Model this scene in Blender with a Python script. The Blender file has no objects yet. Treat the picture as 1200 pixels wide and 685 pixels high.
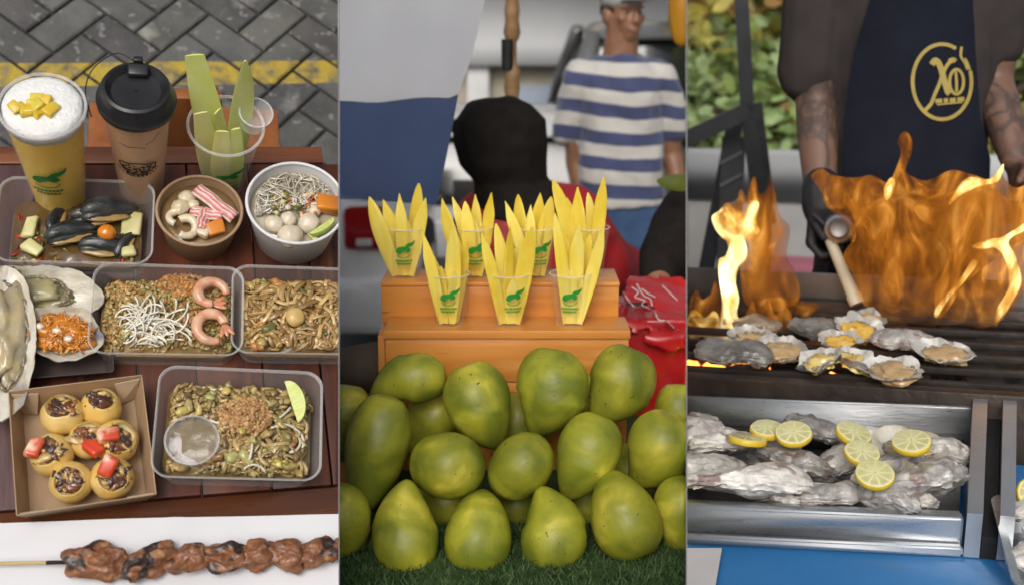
import bpy, bmesh, math, random
from mathutils import Vector as V, Matrix as M, noise
from mathutils.geometry import delaunay_2d_cdt
from mathutils.bvhtree import BVHTree
R = math.radians; PI = math.pi
SC = bpy.context.scene; COL = SC.collection
F = 1400.0; CX, CY = 600.0, 342.5
def T(x, y=0, z=0): return M.Translation(V((x, y, z)))
def RX(d): return M.Rotation(R(d), 4, 'X')
def RY(d): return M.Rotation(R(d), 4, 'Y')
def RZ(d): return M.Rotation(R(d), 4, 'Z')
CAM = T(0, 0, 1.6) @ RX(77)

class Frame:
    """one of the three places: where it stands, and rays from the camera into it"""
    def __init__(s, vcam): s.vc = vcam; s.S = CAM @ vcam.inverted(); s.o = vcam.translation.copy()
    def ray(s, x, y): return s.vc.to_3x3() @ V(((x-CX)/F, (CY-y)/F, -1))
    def z(s, x, y, z=0.0):
        d = s.ray(x, y); return s.o + d*((z-s.o.z)/d.z)
    def y(s, x, y, Y):
        d = s.ray(x, y); return s.o + d*((Y-s.o.y)/d.y)
    def px(s, p):
        q = s.vc.inverted() @ V(p); return (CX+F*q.x/-q.z, CY-F*q.y/-q.z)
    def sc(s, p):      # metres per pixel at p
        q = s.vc.inverted() @ V(p); return -q.z/F
LEFT = Frame(T(0, 0, 1.47) @ RX(30) @ RY(-15.2))
MID = Frame(CAM)
RIGHT = Frame(RZ(12) @ CAM)
CUR = [LEFT]; TOPS = []

# ------------------------------------------------------------------ materials
MATS = {}
def _new(name):
    m = bpy.data.materials.new(name); m.use_nodes = True
    nt = m.node_tree; nt.nodes.clear(); return m, nt
def _nd(nt, t, **k):
    n = nt.nodes.new(t)
    for a, b in k.items(): setattr(n, a, b)
    return n
def c4(c): return (c[0], c[1], c[2], 1.0)
def mat(name, c=(.5, .5, .5), c2=None, c3=None, s=8, rough=.5, bump=0, bs=None, metal=0, spec=.5, coat=0, lo=.35, hi=.65,
        vcol=False, rnd=0, sss=0, stretch=(1, 1, 1), speck=None, sps=60, spt=.66, detail=6, dist=0, sheen=0, rv=.12):
    if name in MATS: return MATS[name]
    m, nt = _new(name); L = nt.links
    out = _nd(nt, 'ShaderNodeOutputMaterial'); b = _nd(nt, 'ShaderNodeBsdfPrincipled')
    L.new(b.outputs[0], out.inputs[0])
    tc = _nd(nt, 'ShaderNodeTexCoord'); oi = _nd(nt, 'ShaderNodeObjectInfo')
    mp = _nd(nt, 'ShaderNodeMapping'); mp.inputs['Scale'].default_value = stretch
    ofs = _nd(nt, 'ShaderNodeVectorMath', operation='SCALE'); ofs.inputs[0].default_value = (37, 11, 23)
    L.new(oi.outputs['Random'], ofs.inputs['Scale'])
    L.new(tc.outputs['Object'], mp.inputs[0]); L.new(ofs.outputs[0], mp.inputs['Location'])
    def nz(sc, det=detail, di=dist):
        n = _nd(nt, 'ShaderNodeTexNoise'); n.inputs['Scale'].default_value = sc
        n.inputs['Detail'].default_value = det; n.inputs['Distortion'].default_value = di
        L.new(mp.outputs[0], n.inputs['Vector']); return n
    n1 = nz(s)
    rp = _nd(nt, 'ShaderNodeValToRGB'); e = rp.color_ramp.elements
    c2 = c2 or tuple(x*.8 for x in c)
    e[0].position = lo; e[0].color = c4(c); e[1].position = hi; e[1].color = c4(c2)
    if c3: k = e.new(min(.99, hi+.14)); k.color = c4(c3)
    L.new(n1.outputs[0], rp.inputs[0]); col = rp.outputs[0]
    if vcol:
        at = _nd(nt, 'ShaderNodeVertexColor', layer_name='Col')
        mx = _nd(nt, 'ShaderNodeMixRGB', blend_type='MULTIPLY'); mx.inputs[0].default_value = 1
        L.new(at.outputs[0], mx.inputs[1]); L.new(col, mx.inputs[2]); col = mx.outputs[0]
    if speck:
        n3 = nz(sps, 2, 0); r3 = _nd(nt, 'ShaderNodeValToRGB')
        r3.color_ramp.elements[0].position = spt; r3.color_ramp.elements[1].position = spt+.05
        mx = _nd(nt, 'ShaderNodeMixRGB'); L.new(n3.outputs[0], r3.inputs[0]); L.new(r3.outputs[0], mx.inputs[0])
        L.new(col, mx.inputs[1]); mx.inputs[2].default_value = c4(speck); col = mx.outputs[0]
    if rnd:
        hs = _nd(nt, 'ShaderNodeHueSaturation'); mr = _nd(nt, 'ShaderNodeMapRange')
        mr.inputs[3].default_value = 1-rnd; mr.inputs[4].default_value = 1+rnd
        L.new(oi.outputs['Random'], mr.inputs[0]); L.new(mr.outputs[0], hs.inputs['Value']); L.new(col, hs.inputs['Color']); col = hs.outputs[0]
    L.new(col, b.inputs['Base Color'])
    mr = _nd(nt, 'ShaderNodeMapRange'); mr.inputs[3].default_value = max(.03, rough-rv); mr.inputs[4].default_value = min(1, rough+rv)
    n2 = nz((bs or s)*1.7); L.new(n2.outputs[0], mr.inputs[0]); L.new(mr.outputs[0], b.inputs['Roughness'])
    b.inputs['Metallic'].default_value = metal; b.inputs['Specular IOR Level'].default_value = spec
    b.inputs['Coat Weight'].default_value = coat
    b.inputs['Sheen Weight'].default_value = sheen
    if sss:
        b.inputs['Subsurface Weight'].default_value = sss; b.inputs['Subsurface Scale'].default_value = .006
        b.inputs['Subsurface Radius'].default_value = (1, .6, .35)
    if bump:
        bp = _nd(nt, 'ShaderNodeBump'); bp.inputs['Strength'].default_value = bump; bp.inputs['Distance'].default_value = .01
        n4 = nz(bs or s*3); L.new(n4.outputs[0], bp.inputs['Height']); L.new(bp.outputs[0], b.inputs['Normal'])
    MATS[name] = m; return m
def plastic(name, tint=(.95, .95, .95), base=.1, edge=.55, rough=.12):
    """clear thin plastic: lets light through, a milky film and a gloss"""
    if name in MATS: return MATS[name]
    m, nt = _new(name); L = nt.links
    out = _nd(nt, 'ShaderNodeOutputMaterial'); tr = _nd(nt, 'ShaderNodeBsdfTransparent'); tr.inputs[0].default_value = c4((.97, .97, .97))
    b = _nd(nt, 'ShaderNodeBsdfPrincipled'); b.inputs['Base Color'].default_value = c4(tint); b.inputs['Roughness'].default_value = rough
    lw = _nd(nt, 'ShaderNodeLayerWeight'); lw.inputs[0].default_value = .35
    mr = _nd(nt, 'ShaderNodeMapRange'); mr.inputs[3].default_value = base; mr.inputs[4].default_value = edge
    mx = _nd(nt, 'ShaderNodeMixShader')
    L.new(lw.outputs['Facing'], mr.inputs[0]); L.new(mr.outputs[0], mx.inputs[0]); L.new(tr.outputs[0], mx.inputs[1]); L.new(b.outputs[0], mx.inputs[2])
    L.new(mx.outputs[0], out.inputs[0]); MATS[name] = m; return m

# ------------------------------------------------------------------ mesh builder
class MB:
    def __init__(s): s.v = []; s.f = []; s.m = []; s.c = []; s.cur = (1, 1, 1); s.mi = 0; s.X = None
    def add(s, vs, fs):
        o = len(s.v)
        for p in vs:
            p = V(p); s.v.append(s.X @ p if s.X else p); s.c.append(s.cur)
        for f in fs: s.f.append([i+o for i in f]); s.m.append(s.mi)
        return s
    def box(s, x0, x1, y0, y1, z0, z1, b=0):
        bm = bmesh.new(); bmesh.ops.create_cube(bm, size=1)
        for v in bm.verts: v.co = V(((x0+x1)/2+v.co.x*(x1-x0), (y0+y1)/2+v.co.y*(y1-y0), (z0+z1)/2+v.co.z*(z1-z0)))
        if b: bmesh.ops.bevel(bm, geom=bm.edges[:], offset=b, segments=2, affect='EDGES', profile=.6)
        s.bm(bm); return s
    def bm(s, bm):
        bm.verts.index_update(); s.add([v.co.copy() for v in bm.verts], [[v.index for v in f.verts] for f in bm.faces]); bm.free()
    def tube(s, pts, r, n=8, caps=True, flat=1.0, up=None):
        pts = [V(p) for p in pts]; k = len(pts); rs = r if isinstance(r, (list, tuple)) else [r]*k
        vs = []; fs = []; side = None
        for i in range(k):
            t = (pts[min(i+1, k-1)]-pts[max(i-1, 0)]).normalized()
            if side is None:
                a = V(up) if up else (V((0, 0, 1)) if abs(t.z) < .9 else V((0, 1, 0)))
                side = t.cross(a).normalized()
            side = (side-t*side.dot(t)).normalized(); w = t.cross(side)
            for j in range(n):
                an = 2*PI*j/n; vs.append(pts[i]+side*(math.cos(an)*rs[i])+w*(math.sin(an)*rs[i]*flat))
        for i in range(k-1):
            for j in range(n):
                a = i*n+j; b = i*n+(j+1) % n; fs.append([a, b, b+n, a+n])
        if caps: fs.append(list(range(n))[::-1]); fs.append([(k-1)*n+j for j in range(n)])
        return s.add(vs, fs)
    def lathe(s, prof, n=32, c=(0, 0, 0), cap0=True, cap1=True, sx=1, sy=1, wob=0, seed=0):
        c = V(c); vs = []; fs = []
        for r, z in prof:
            for j in range(n):
                a = 2*PI*j/n; q = r*(1+wob*noise.noise(V((math.cos(a)*2+seed, math.sin(a)*2, z*20))))
                vs.append(c+V((math.cos(a)*q*sx, math.sin(a)*q*sy, z)))
        k = len(prof)
        for i in range(k-1):
            for j in range(n):
                a = i*n+j; b = i*n+(j+1) % n; fs.append([a, b, b+n, a+n])
        if cap0: fs.append(list(range(n))[::-1])
        if cap1: fs.append([(k-1)*n+j for j in range(n)])
        return s.add(vs, fs)
    def ell(s, c, r, n=12, k=8, wob=0, fr=3, seed=0, rot=None):
        c = V(c); r = V(r) if not isinstance(r, (int, float)) else V((r, r, r)); vs = []; fs = []
        q = rot.to_3x3() if rot else None
        def P(th, ph):
            d = V((math.sin(ph)*math.cos(th), math.sin(ph)*math.sin(th), math.cos(ph)))
            w = 1+wob*noise.noise(d*fr+V((seed*7.3, seed*3.1, 0))); p = V((d.x*r.x, d.y*r.y, d.z*r.z))*w
            return c+(q @ p if q else p)
        vs.append(P(0, 0))
        for i in range(1, k):
            for j in range(n): vs.append(P(2*PI*j/n, PI*i/k))
        vs.append(P(0, PI)); last = len(vs)-1
        for j in range(n):
            fs.append([0, 1+j, 1+(j+1) % n]); b = 1+(k-2)*n; fs.append([last, b+(j+1) % n, b+j])
        for i in range(k-2):
            for j in range(n):
                a = 1+i*n+j; e = 1+i*n+(j+1) % n; fs.append([a, a+n, e+n, e])
        return s.add(vs, fs)
    def loft(s, loops, caps=True, closed=True):
        n = len(loops[0]); vs = [p for l in loops for p in l]; fs = []
        for i in range(len(loops)-1):
            for j in range(n if closed else n-1):
                a = i*n+j; b = i*n+(j+1) % n; fs.append([a, b, b+n, a+n])
        if caps: fs.append(list(range(n))[::-1]); fs.append([(len(loops)-1)*n+j for j in range(n)])
        return s.add(vs, fs)
    def warp(s, fn): s.v = [fn(p) for p in s.v]; return s
    def rough(s, amp, fr, seed=0):
        me = s.mesh('tmp'); nn = [v.normal.copy() for v in me.vertices]; bpy.data.meshes.remove(me)
        o = V((seed*5.1, seed*2.7, seed))
        s.v = [p+nn[i]*amp*(noise.fractal(p*fr+o, 1, 2, 4)) for i, p in enumerate(s.v)]; return s
    def mesh(s, name, origin=None, smooth=True):
        me = bpy.data.meshes.new(name); o = V(origin) if origin else V((0, 0, 0))
        me.from_pydata([p-o for p in s.v], [], s.f); me.validate(); me.update()
        if len(me.polygons) == len(s.f):
            for i, p in enumerate(me.polygons): p.material_index = s.m[i]
        if any(c != (1, 1, 1) for c in s.c) and len(me.vertices) == len(s.c):
            at = me.color_attributes.new('Col', 'FLOAT_COLOR', 'POINT')
            for i, c in enumerate(s.c): at.data[i].color = c4(c)
        if smooth:
            me.polygons.foreach_set('use_smooth', [True]*len(me.polygons))
            if smooth is not True and hasattr(me, 'set_sharp_from_angle'): me.set_sharp_from_angle(angle=R(smooth))
        return me
    def build(s, name, mats, parent=None, origin=None, smooth=True, loc=None, rot=None):
        """link as one mesh object; 'origin' puts a top-level thing's pivot there; a child is stored relative to its parents"""
        o0 = origin
        if parent is not None and origin is None: o0 = None
        me = s.mesh(name, o0, smooth)
        for q in (mats if isinstance(mats, (list, tuple)) else [mats]): me.materials.append(q)
        o = bpy.data.objects.new(name, me); COL.objects.link(o)
        if parent is not None: o.parent = parent
        else:
            TOPS.append((o, CUR[0]))
            if origin: o.location = V(origin)
        if loc is not None: o.location = loc
        if rot is not None: o.rotation_euler = rot
        return o
def tag(o, label, cat, group=None, kind=None):
    o['label'] = label; o['category'] = cat
    if group: o['group'] = group
    if kind: o['kind'] = kind
    return o
def thing(name, label, cat, X=None, group=None):
    o = bpy.data.objects.new(name, None); COL.objects.link(o); o.empty_display_size = .05
    if X is not None: o.matrix_world = X if isinstance(X, M) else T(*X)
    tag(o, label, cat, group); TOPS.append((o, CUR[0])); return o
def structure(o): o['kind'] = 'structure'; return o
def copy_tree(o, parent=None):
    c = o.copy(); COL.objects.link(c); c.parent = parent
    if parent is None: TOPS.append((c, CUR[0]))
    for ch in list(o.children): copy_tree(ch, c)
    return c
def inv(o): return o.matrix_world.inverted() if o.matrix_world != M() else M()
def rrect(w, d, r, n=6, z=0):
    p = []
    for cx, cy, a0 in ((w/2-r, d/2-r, 0), (-w/2+r, d/2-r, 90), (-w/2+r, -d/2+r, 180), (w/2-r, -d/2+r, 270)):
        for i in range(n+1):
            a = R(a0+90*i/n); p.append(V((cx+r*math.cos(a), cy+r*math.sin(a), z)))
    return p
def catmull(pts, k=6, closed=True):
    P = [V(p) for p in pts]; n = len(P); o = []
    for i in range(n if closed else n-1):
        if closed: a, b, c, d = P[i-1], P[i], P[(i+1) % n], P[(i+2) % n]
        else: a, b, c, d = P[max(i-1, 0)], P[i], P[i+1], P[min(i+2, n-1)]
        for j in range(k):
            t = j/k; o.append(.5*((2*b)+(c-a)*t+(2*a-5*b+4*c-d)*t*t+(3*b-3*c+d-a)*t**3))
    if not closed: o.append(P[-1])
    return o
def fill2d(outline, step):
    """triangles filling a 2-D outline, with inner points; returns points, tris, distance of each point to the outline"""
    P = [V((p[0], p[1])) for p in outline]; n = len(P)
    def inside(q):
        c = False
        for i in range(n):
            a, b = P[i], P[i-1]
            if (a.y > q.y) != (b.y > q.y) and q.x < (b.x-a.x)*(q.y-a.y)/(b.y-a.y)+a.x: c = not c
        return c
    def dist(q):
        m = 1e9
        for i in range(n):
            a, b = P[i-1], P[i]; e = b-a; t = max(0, min(1, (q-a).dot(e)/max(e.length_squared, 1e-12)))
            m = min(m, (q-a-e*t).length)
        return m
    pts = list(P); x0 = min(p.x for p in P); x1 = max(p.x for p in P); y0 = min(p.y for p in P); y1 = max(p.y for p in P)
    j = 0; y = y0
    while y < y1:
        x = x0+(step/2 if j % 2 else 0)
        while x < x1:
            q = V((x, y))
            if inside(q) and dist(q) > step*.45: pts.append(q)
            x += step
        y += step*.87; j += 1
    r = delaunay_2d_cdt(pts, [(i, (i+1) % n) for i in range(n)], [], 1, 1e-6)
    vs = r[0]; return vs, [list(f) for f in r[2]], [dist(V(v)) for v in vs]
def puff(outline, step, thick, place, dm=None, wob=0, fr=8, seed=0, power=.5):
    """closed cushion over a 2-D outline: place(x, y, h) gives the point at height h off the sheet"""
    vs, fs, ds = fill2d(outline, step); mb = MB(); n = len(vs); dm = dm or max(ds)
    top = []; bot = []
    for v, d in zip(vs, ds):
        h = thick*(min(d/dm, 1)*(2-min(d/dm, 1)))**power if d > 1e-5 else 0
        w = wob*noise.fractal(V((v[0]*fr, v[1]*fr, seed*3.3)), 1, 2, 3)
        top.append(place(v[0], v[1], h+w)); bot.append(place(v[0], v[1], -h+w))
    mb.add(top+bot, fs+[[i+n for i in f[::-1]] for f in fs]); return mb
def evalmesh(mb, voxel=None, smooth=0, subdiv=0):
    """union of the builder's closed shapes into one continuous surface"""
    me = mb.mesh('tmp'); o = bpy.data.objects.new('tmp', me); COL.objects.link(o)
    if voxel:
        q = o.modifiers.new('r', 'REMESH'); q.mode = 'VOXEL'; q.voxel_size = voxel
    if smooth:
        q = o.modifiers.new('s', 'SMOOTH'); q.iterations = smooth; q.factor = .5
    if subdiv:
        q = o.modifiers.new('d', 'SUBSURF'); q.levels = subdiv
    dg = bpy.context.evaluated_depsgraph_get(); ev = o.evaluated_get(dg); m2 = ev.to_mesh()
    r = MB(); r.add([v.co.copy() for v in m2.vertices], [list(p.vertices) for p in m2.polygons])
    ev.to_mesh_clear(); bpy.data.objects.remove(o); bpy.data.meshes.remove(me); return r
def ribbon(mb, pts, w, surf, off=.0008, n=(0, 0, 1)):
    """flat lettering stroke: pts are 2-D, surf(x, y) gives point and normal on what it is printed on"""
    P = [V((p[0], p[1])) for p in pts]; k = len(P); L = []; Rr = []
    for i in range(k):
        t = (P[min(i+1, k-1)]-P[max(i-1, 0)]); t = t.normalized() if t.length > 1e-9 else V((1, 0)); s = V((-t.y, t.x))*w/2
        for lst, q in ((L, P[i]+s), (Rr, P[i]-s)):
            p, nn = surf(q.x, q.y); lst.append(p+nn*off)
    mb.add(L+Rr, [[i, i+1, i+1+k, i+k] for i in range(k-1)])
def patch(mb, outline, step, surf, off=.0008):
    vs, fs, ds = fill2d(outline, step); o = []
    for v in vs:
        p, nn = surf(v[0], v[1]); o.append(p+nn*off)
    mb.add(o, fs)
rnd = random.Random(7)
def U(a, b): return rnd.uniform(a, b)
def jit(c, a=.15):
    k = 1+U(-a, a); return tuple(max(0, x*k*(1+U(-a/3, a/3))) for x in c)
# ------------------------------------------------------------------ people
def capsule(mb, a, b, ra, rb, n=14):
    a, b = V(a), V(b); d = b-a; l = d.length or 1e-6; d = d/l; pts = []; rs = []
    for i in range(4): t = R(90-i*30); pts.append(a-d*ra*math.sin(t)); rs.append(max(.002, ra*math.cos(t)))
    for i in range(1, 4): pts.append(a+d*l*i/4); rs.append(ra+(rb-ra)*i/4)
    for i in range(4): t = R(i*30); pts.append(b+d*rb*math.sin(t)); rs.append(max(.002, rb*math.cos(t)))
    mb.tube(pts, rs, n)
def limb(mb, pts, rs):
    for i in range(len(pts)-1): capsule(mb, pts[i], pts[i+1], rs[i], rs[i+1])
def torso(mb, secs, n=20, rot=None):
    """secs: (centre, half width, half depth); rot turns the sections about z"""
    loops = []
    for c, a, b in secs:
        lp = []
        for k in range(n):
            t = 2*PI*k/n; x, y = math.copysign(abs(math.cos(t))**.85, math.cos(t))*a, math.copysign(abs(math.sin(t))**.85, math.sin(t))*b
            if rot: x, y = x*math.cos(rot)-y*math.sin(rot), x*math.sin(rot)+y*math.cos(rot)
            lp.append(V(c)+V((x, y, 0)))
        loops.append(lp)
    mb.loft(loops)
def head(mb, c, hh, yaw, pitch=0, roll=0):
    """head of height hh centred at c, facing -y turned by yaw (degrees): skull, jaw, nose, brows, lips, ears"""
    Xh = M.Translation(V(c)) @ RZ(yaw) @ RX(pitch) @ RY(roll); s = hh/.23; o = mb.X; mb.X = Xh
    def e(p, r, **k): mb.ell([v*s for v in p], [v*s for v in r], 20, 14, **k)
    e((0, .012, .03), (.076, .094, .086)); e((0, -.018, -.03), (.064, .072, .082)); e((0, -.052, -.085), (.034, .032, .028))
    e((0, -.045, -.045), (.055, .045, .05)); e((0, -.096, -.018), (.0125, .018, .026)); e((0, -.1, -.034), (.019, .014, .011))
    e((-.03, -.078, .022), (.028, .014, .009)); e((.03, -.078, .022), (.028, .014, .009)); e((0, -.086, -.064), (.026, .012, .0075)); e((0, -.083, -.074), (.022, .012, .007))
    for sx in (-1, 1): e((sx*.078, .01, -.012), (.012, .026, .034)); e((sx*.04, -.062, -.02), (.026, .02, .022))
    mb.X = o; return Xh, s
def eyes(parent, ivm, Xh, s, skinm):
    for sx in (-1, 1):
        q = MB(); q.ell((0, 0, 0), .0085*s, 14, 10); o = q.build('eye', mat('eye_white', (.2, .16, .14), rough=.9, spec=.05), parent); o.matrix_basis = ivm @ Xh @ T(sx*.031*s, -.0775*s, .002*s)
        q = MB(); q.ell((0, -.0075*s, 0), (.0055*s, .003*s, .0055*s), 12, 8); q.build('iris', mat('iris', (.03, .015, .008), rough=.5), o)
SKIN = mat('brown_skin', (.3, .15, .085), (.24, .115, .065), s=30, rough=.45, sss=.15, bump=.08, bs=120)
def cloth(mb, amp, fr, seed, stretch=(1, 1, 2.2)):
    me = mb.mesh('tmp'); nn = [v.normal.copy() for v in me.vertices]; bpy.data.meshes.remove(me)
    mb.v = [p+nn[i]*amp*(noise.noise(V((p.x*fr*stretch[0]+seed, p.y*fr*stretch[1], p.z*fr/stretch[2])))+.6*noise.noise(V((p.x*fr*.9+p.z*fr*1.3+seed, p.y*fr, p.z*fr*.7-p.x*fr)))) for i, p in enumerate(mb.v)]; return mb
def rel(mb, ivm): mb.v = [ivm @ p for p in mb.v]; return mb
def hand(mb, wrist, d, palm, curl=40, size=.19, thumb=1):
    """five separate fingers on a palm: d = direction of the hand, palm = direction the palm faces"""
    d = V(d).normalized(); pn = V(palm); pn = (pn-d*pn.dot(d)).normalized(); sd = d.cross(pn)*thumb; w = V(wrist); s = size/.19
    for k in (-1.5, -.5, .5, 1.5): capsule(mb, w+d*.012*s+sd*k*.012*s, w+d*.088*s+sd*k*.0205*s, .015*s, .0125*s, 10)
    for k, ln in ((1.5, .072), (.5, .08), (-.5, .075), (-1.5, .06)):
        p = w+d*.09*s+sd*k*.0205*s; a = 0
        for j, f in enumerate((.45, .31, .24)):
            a += R(curl)*(.7 if j == 0 else 1); q = p+(d*math.cos(a)+pn*math.sin(a))*ln*f*s; capsule(mb, p, q, (.0098-.0011*j)*s, (.0088-.0011*j)*s, 8); p = q
    p = w+d*.03*s+sd*.03*s; q = p+(d*.5+sd*.7+pn*.35).normalized()*.042*s; capsule(mb, p, q, .0135*s, .011*s, 8); capsule(mb, q, q+(d*.8+sd*.1+pn*.6).normalized()*.032*s, .0108*s, .009*s, 8)
APER, SKY, SUN, EXPO = .010, .125, 1.1, 0.0
# =================================================================== LEFT: street food spread on a wooden table
CUR[0] = LEFT; L = LEFT.z
def hz(fr, base, ypx):
    lo, hi = 0.0, .6
    for _ in range(40):
        m = (lo+hi)/2
        if fr.px(base+V((0, 0, m)))[1] > ypx: lo = m
        else: hi = m
    return lo
def conesurf(rb, rt, h, a0=-90):
    def f(u, v):
        r = rb+(rt-rb)*v/h; a = R(a0)+u/r; n = V((math.cos(a), math.sin(a), 0)); return V((n.x*r, n.y*r, v)), n
    return f
CLEAR = plastic('clear_plastic', base=.05, edge=.3)
CLEAR2 = plastic('clear_cup_plastic', base=.02, edge=.22, rough=.08)
RIMP = plastic('plastic_rim', base=.16, edge=.6)
VC = mat('food_bits', (1, 1, 1), (.72, .7, .66), s=90, rough=.42, vcol=True, bump=.25, bs=160)
VCW = mat('wet_food_bits', (1, 1, 1), (.75, .72, .68), s=80, rough=.22, vcol=True, bump=.2, bs=120, coat=.3)
GREEN = mat('print_green', (.008, .16, .035), (.012, .2, .045), s=40, rough=.5)
BLACKP = mat('black_plastic', (.012, .012, .014), (.02, .02, .022), s=30, rough=.33, spec=.5, bump=.04, bs=40)
# --- pavement: herringbone bricks, one sheet of modelled bricks
PZ = -.78
pv = MB(); bl, bw, gap = .168, .084, .007
c0 = LEFT.z(190, 60, PZ)
def herring():
    for a in range(-30, 30):
        for b in range(-16, 17):
            ox = a*bw+b*2*bw; oy = a*bw-b*2*bw
            yield ox, oy, bl, bw
            yield ox-bw, oy, bw, bl
ang = math.cos(R(45)); PR = RZ(4.3).to_3x3()
seen = set()
for ox, oy, w, h in herring():
    cx, cy = ox+w/2, oy+h/2
    X = c0.x+(cx-cy)*ang; Y = c0.y+(cx+cy)*ang
    if not (c0.x-2.2 < X < c0.x+1.2 and c0.y-1.6 < Y < c0.y+1.3): continue
    key = (round(cx, 3), round(cy, 3))
    if key in seen: continue
    seen.add(key)
    g = U(.75, 1.2); pv.cur = (g, g*U(.97, 1.03), g*U(.95, 1.05)); zt = U(-.002, .002); e = .004
    loops = []
    for ins, z in ((gap/2, -.05), (gap/2, -e), (gap/2+e, 0)):
        q = []
        for sx, sy in ((0, 0), (1, 0), (1, 1), (0, 1)):
            lx = ox+(w-ins if sx else ins); ly = oy+(h-ins if sy else ins)
            q.append(V(c0)+PR @ V(((lx-ly)*ang, (lx+ly)*ang, z+zt)))
        loops.append(q)
    pv.loft(loops)
BRICK = mat('paving_brick', (.11, .108, .103), (.075, .075, .073), (.26, .25, .235), s=9, rough=.8, vcol=True, bump=.5, bs=70, lo=.42, hi=.6, speck=(.2, .19, .18), sps=42, spt=.62)
# painted yellow band across the bricks: the same bricks under worn paint
m = BRICK; nt = m.node_tree; b = [n for n in nt.nodes if n.type == 'BSDF_PRINCIPLED'][0]
ya = LEFT.z(190, 100, PZ).y; yb = LEFT.z(190, 73, PZ).y
src = b.inputs['Base Color'].links[0].from_socket
tc = [n for n in nt.nodes if n.type == 'TEX_COORD'][0]; sp = nt.nodes.new('ShaderNodeSeparateXYZ'); nt.links.new(tc.outputs['Object'], sp.inputs[0])
def mth(op, a, b_=None):
    n = nt.nodes.new('ShaderNodeMath'); n.operation = op
    for i, q in enumerate((a, b_)):
        if q is None: continue
        if isinstance(q, (int, float)): n.inputs[i].default_value = q
        else: nt.links.new(q, n.inputs[i])
    return n.outputs[0]
yy_ = mth('SUBTRACT', sp.outputs[1], mth('MULTIPLY', mth('SUBTRACT', sp.outputs[0], c0.x), math.tan(R(4.3))))
band = mth('MULTIPLY', mth('GREATER_THAN', yy_, ya), mth('LESS_THAN', yy_, yb))
wear = nt.nodes.new('ShaderNodeTexNoise'); wear.inputs['Scale'].default_value = 30; wear.inputs['Detail'].default_value = 5
nt.links.new(tc.outputs['Object'], wear.inputs['Vector'])
keep = mth('MULTIPLY', mth('MULTIPLY', band, mth('GREATER_THAN', sp.outputs[2], PZ-.005)), mth('MULTIPLY', mth('SUBTRACT', .72, wear.outputs[0]), 3.2)); kc = nt.nodes.new('ShaderNodeClamp'); nt.links.new(keep, kc.inputs[0])
mx = nt.nodes.new('ShaderNodeMixRGB'); nt.links.new(kc.outputs[0], mx.inputs[0]); nt.links.new(src, mx.inputs[1]); mx.inputs[2].default_value = (.42, .3, .035, 1)
nt.links.new(mx.outputs[0], b.inputs['Base Color'])
o = structure(pv.build('pavement', BRICK, smooth=False)); o['label'] = 'grey herringbone brick pavement with a worn yellow stripe'; o['category'] = 'pavement'
g = MB(); g.box(c0.x-2.3, c0.x+1.3, c0.y-1.7, c0.y+1.4, PZ-.25, PZ-.012)
o = structure(g.build('ground_joint_sand', mat('joint_sand', (.045, .042, .04), s=60, rough=.95), smooth=False))
# --- wooden table
WOOD = mat('table_wood', (.12, .034, .016), (.05, .015, .009), (.17, .06, .024), s=5, stretch=(7, .8, 3), rough=.42, spec=.3, bump=.12, bs=9, rnd=.3, lo=.3, hi=.62)
WOODP = mat('table_wood_dusty', (.11, .056, .054), (.06, .032, .034), s=5, stretch=(7, .8, 3), rough=.42, bump=.15, bs=9, rnd=.15)
WOODR = mat('table_rail_wood', (.19, .062, .02), (.1, .03, .012), s=5, stretch=(.8, 7, 3), rough=.3, bump=.12, bs=9, coat=.25, rnd=.2, lo=.3)
xl = L(0, 400).x-.32; xr = L(397, 350).x+.25; yk = L(200, 172).y; yf = L(200, 583).y; yfe = L(200, 690).y-.12
tb = thing('wooden_table', 'dark reddish brown wooden plank table carrying the trays and cups of food', 'table', (L(200, 400).x, L(200, 400).y, PZ)); iv = tb.matrix_world.inverted(); iv = tb.matrix_basis.inverted()
def tpart(name, mb, m, par=tb, ivm=iv, smooth=30):
    mb.v = [ivm @ p for p in mb.v]; return mb.build(name, m, par, smooth=smooth)
xs = [xl]+[L(x, 400).x for x in (36, 160, 228, 305, 372)]+[xr]
for i in range(len(xs)-1):
    b = MB(); b.box(xs[i]+.0012, xs[i+1]-.0012, yf+.0015, yk-.032, -.028, U(-.0006, 0), .002); tpart('plank', b, WOODP if i == 0 else WOOD)
xrb = L(387, 178).x
b = MB(); b.box(xl, xrb, yk-.03, yk, -.028, .0008, .003); tpart('back_rail', b, WOODR)
b = MB(); b.box(xl, xr, yf-.075, yf-.0015, -.028, .0006, .003); tpart('front_rail', b, WOODR)
b = MB(); b.box(xl, xr, yfe, yf-.078, -.028, 0, .003); tpart('front_plank', b, WOODR)
b = MB(); b.box(xl+.05, xrb-.05, yk-.075, yk-.05, -.11, -.03, .003); tpart('apron_board', b, WOODR)
for x in (xl+.05, xrb-.06):
    for y in (yfe+.05, yk-.07):
        b = MB(); b.box(x-.025, x+.025, y-.025, y+.025, PZ, -.029, .003); tpart('leg', b, WOODR)
tb.matrix_basis = tb.matrix_basis @ RZ(2.2)
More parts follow.
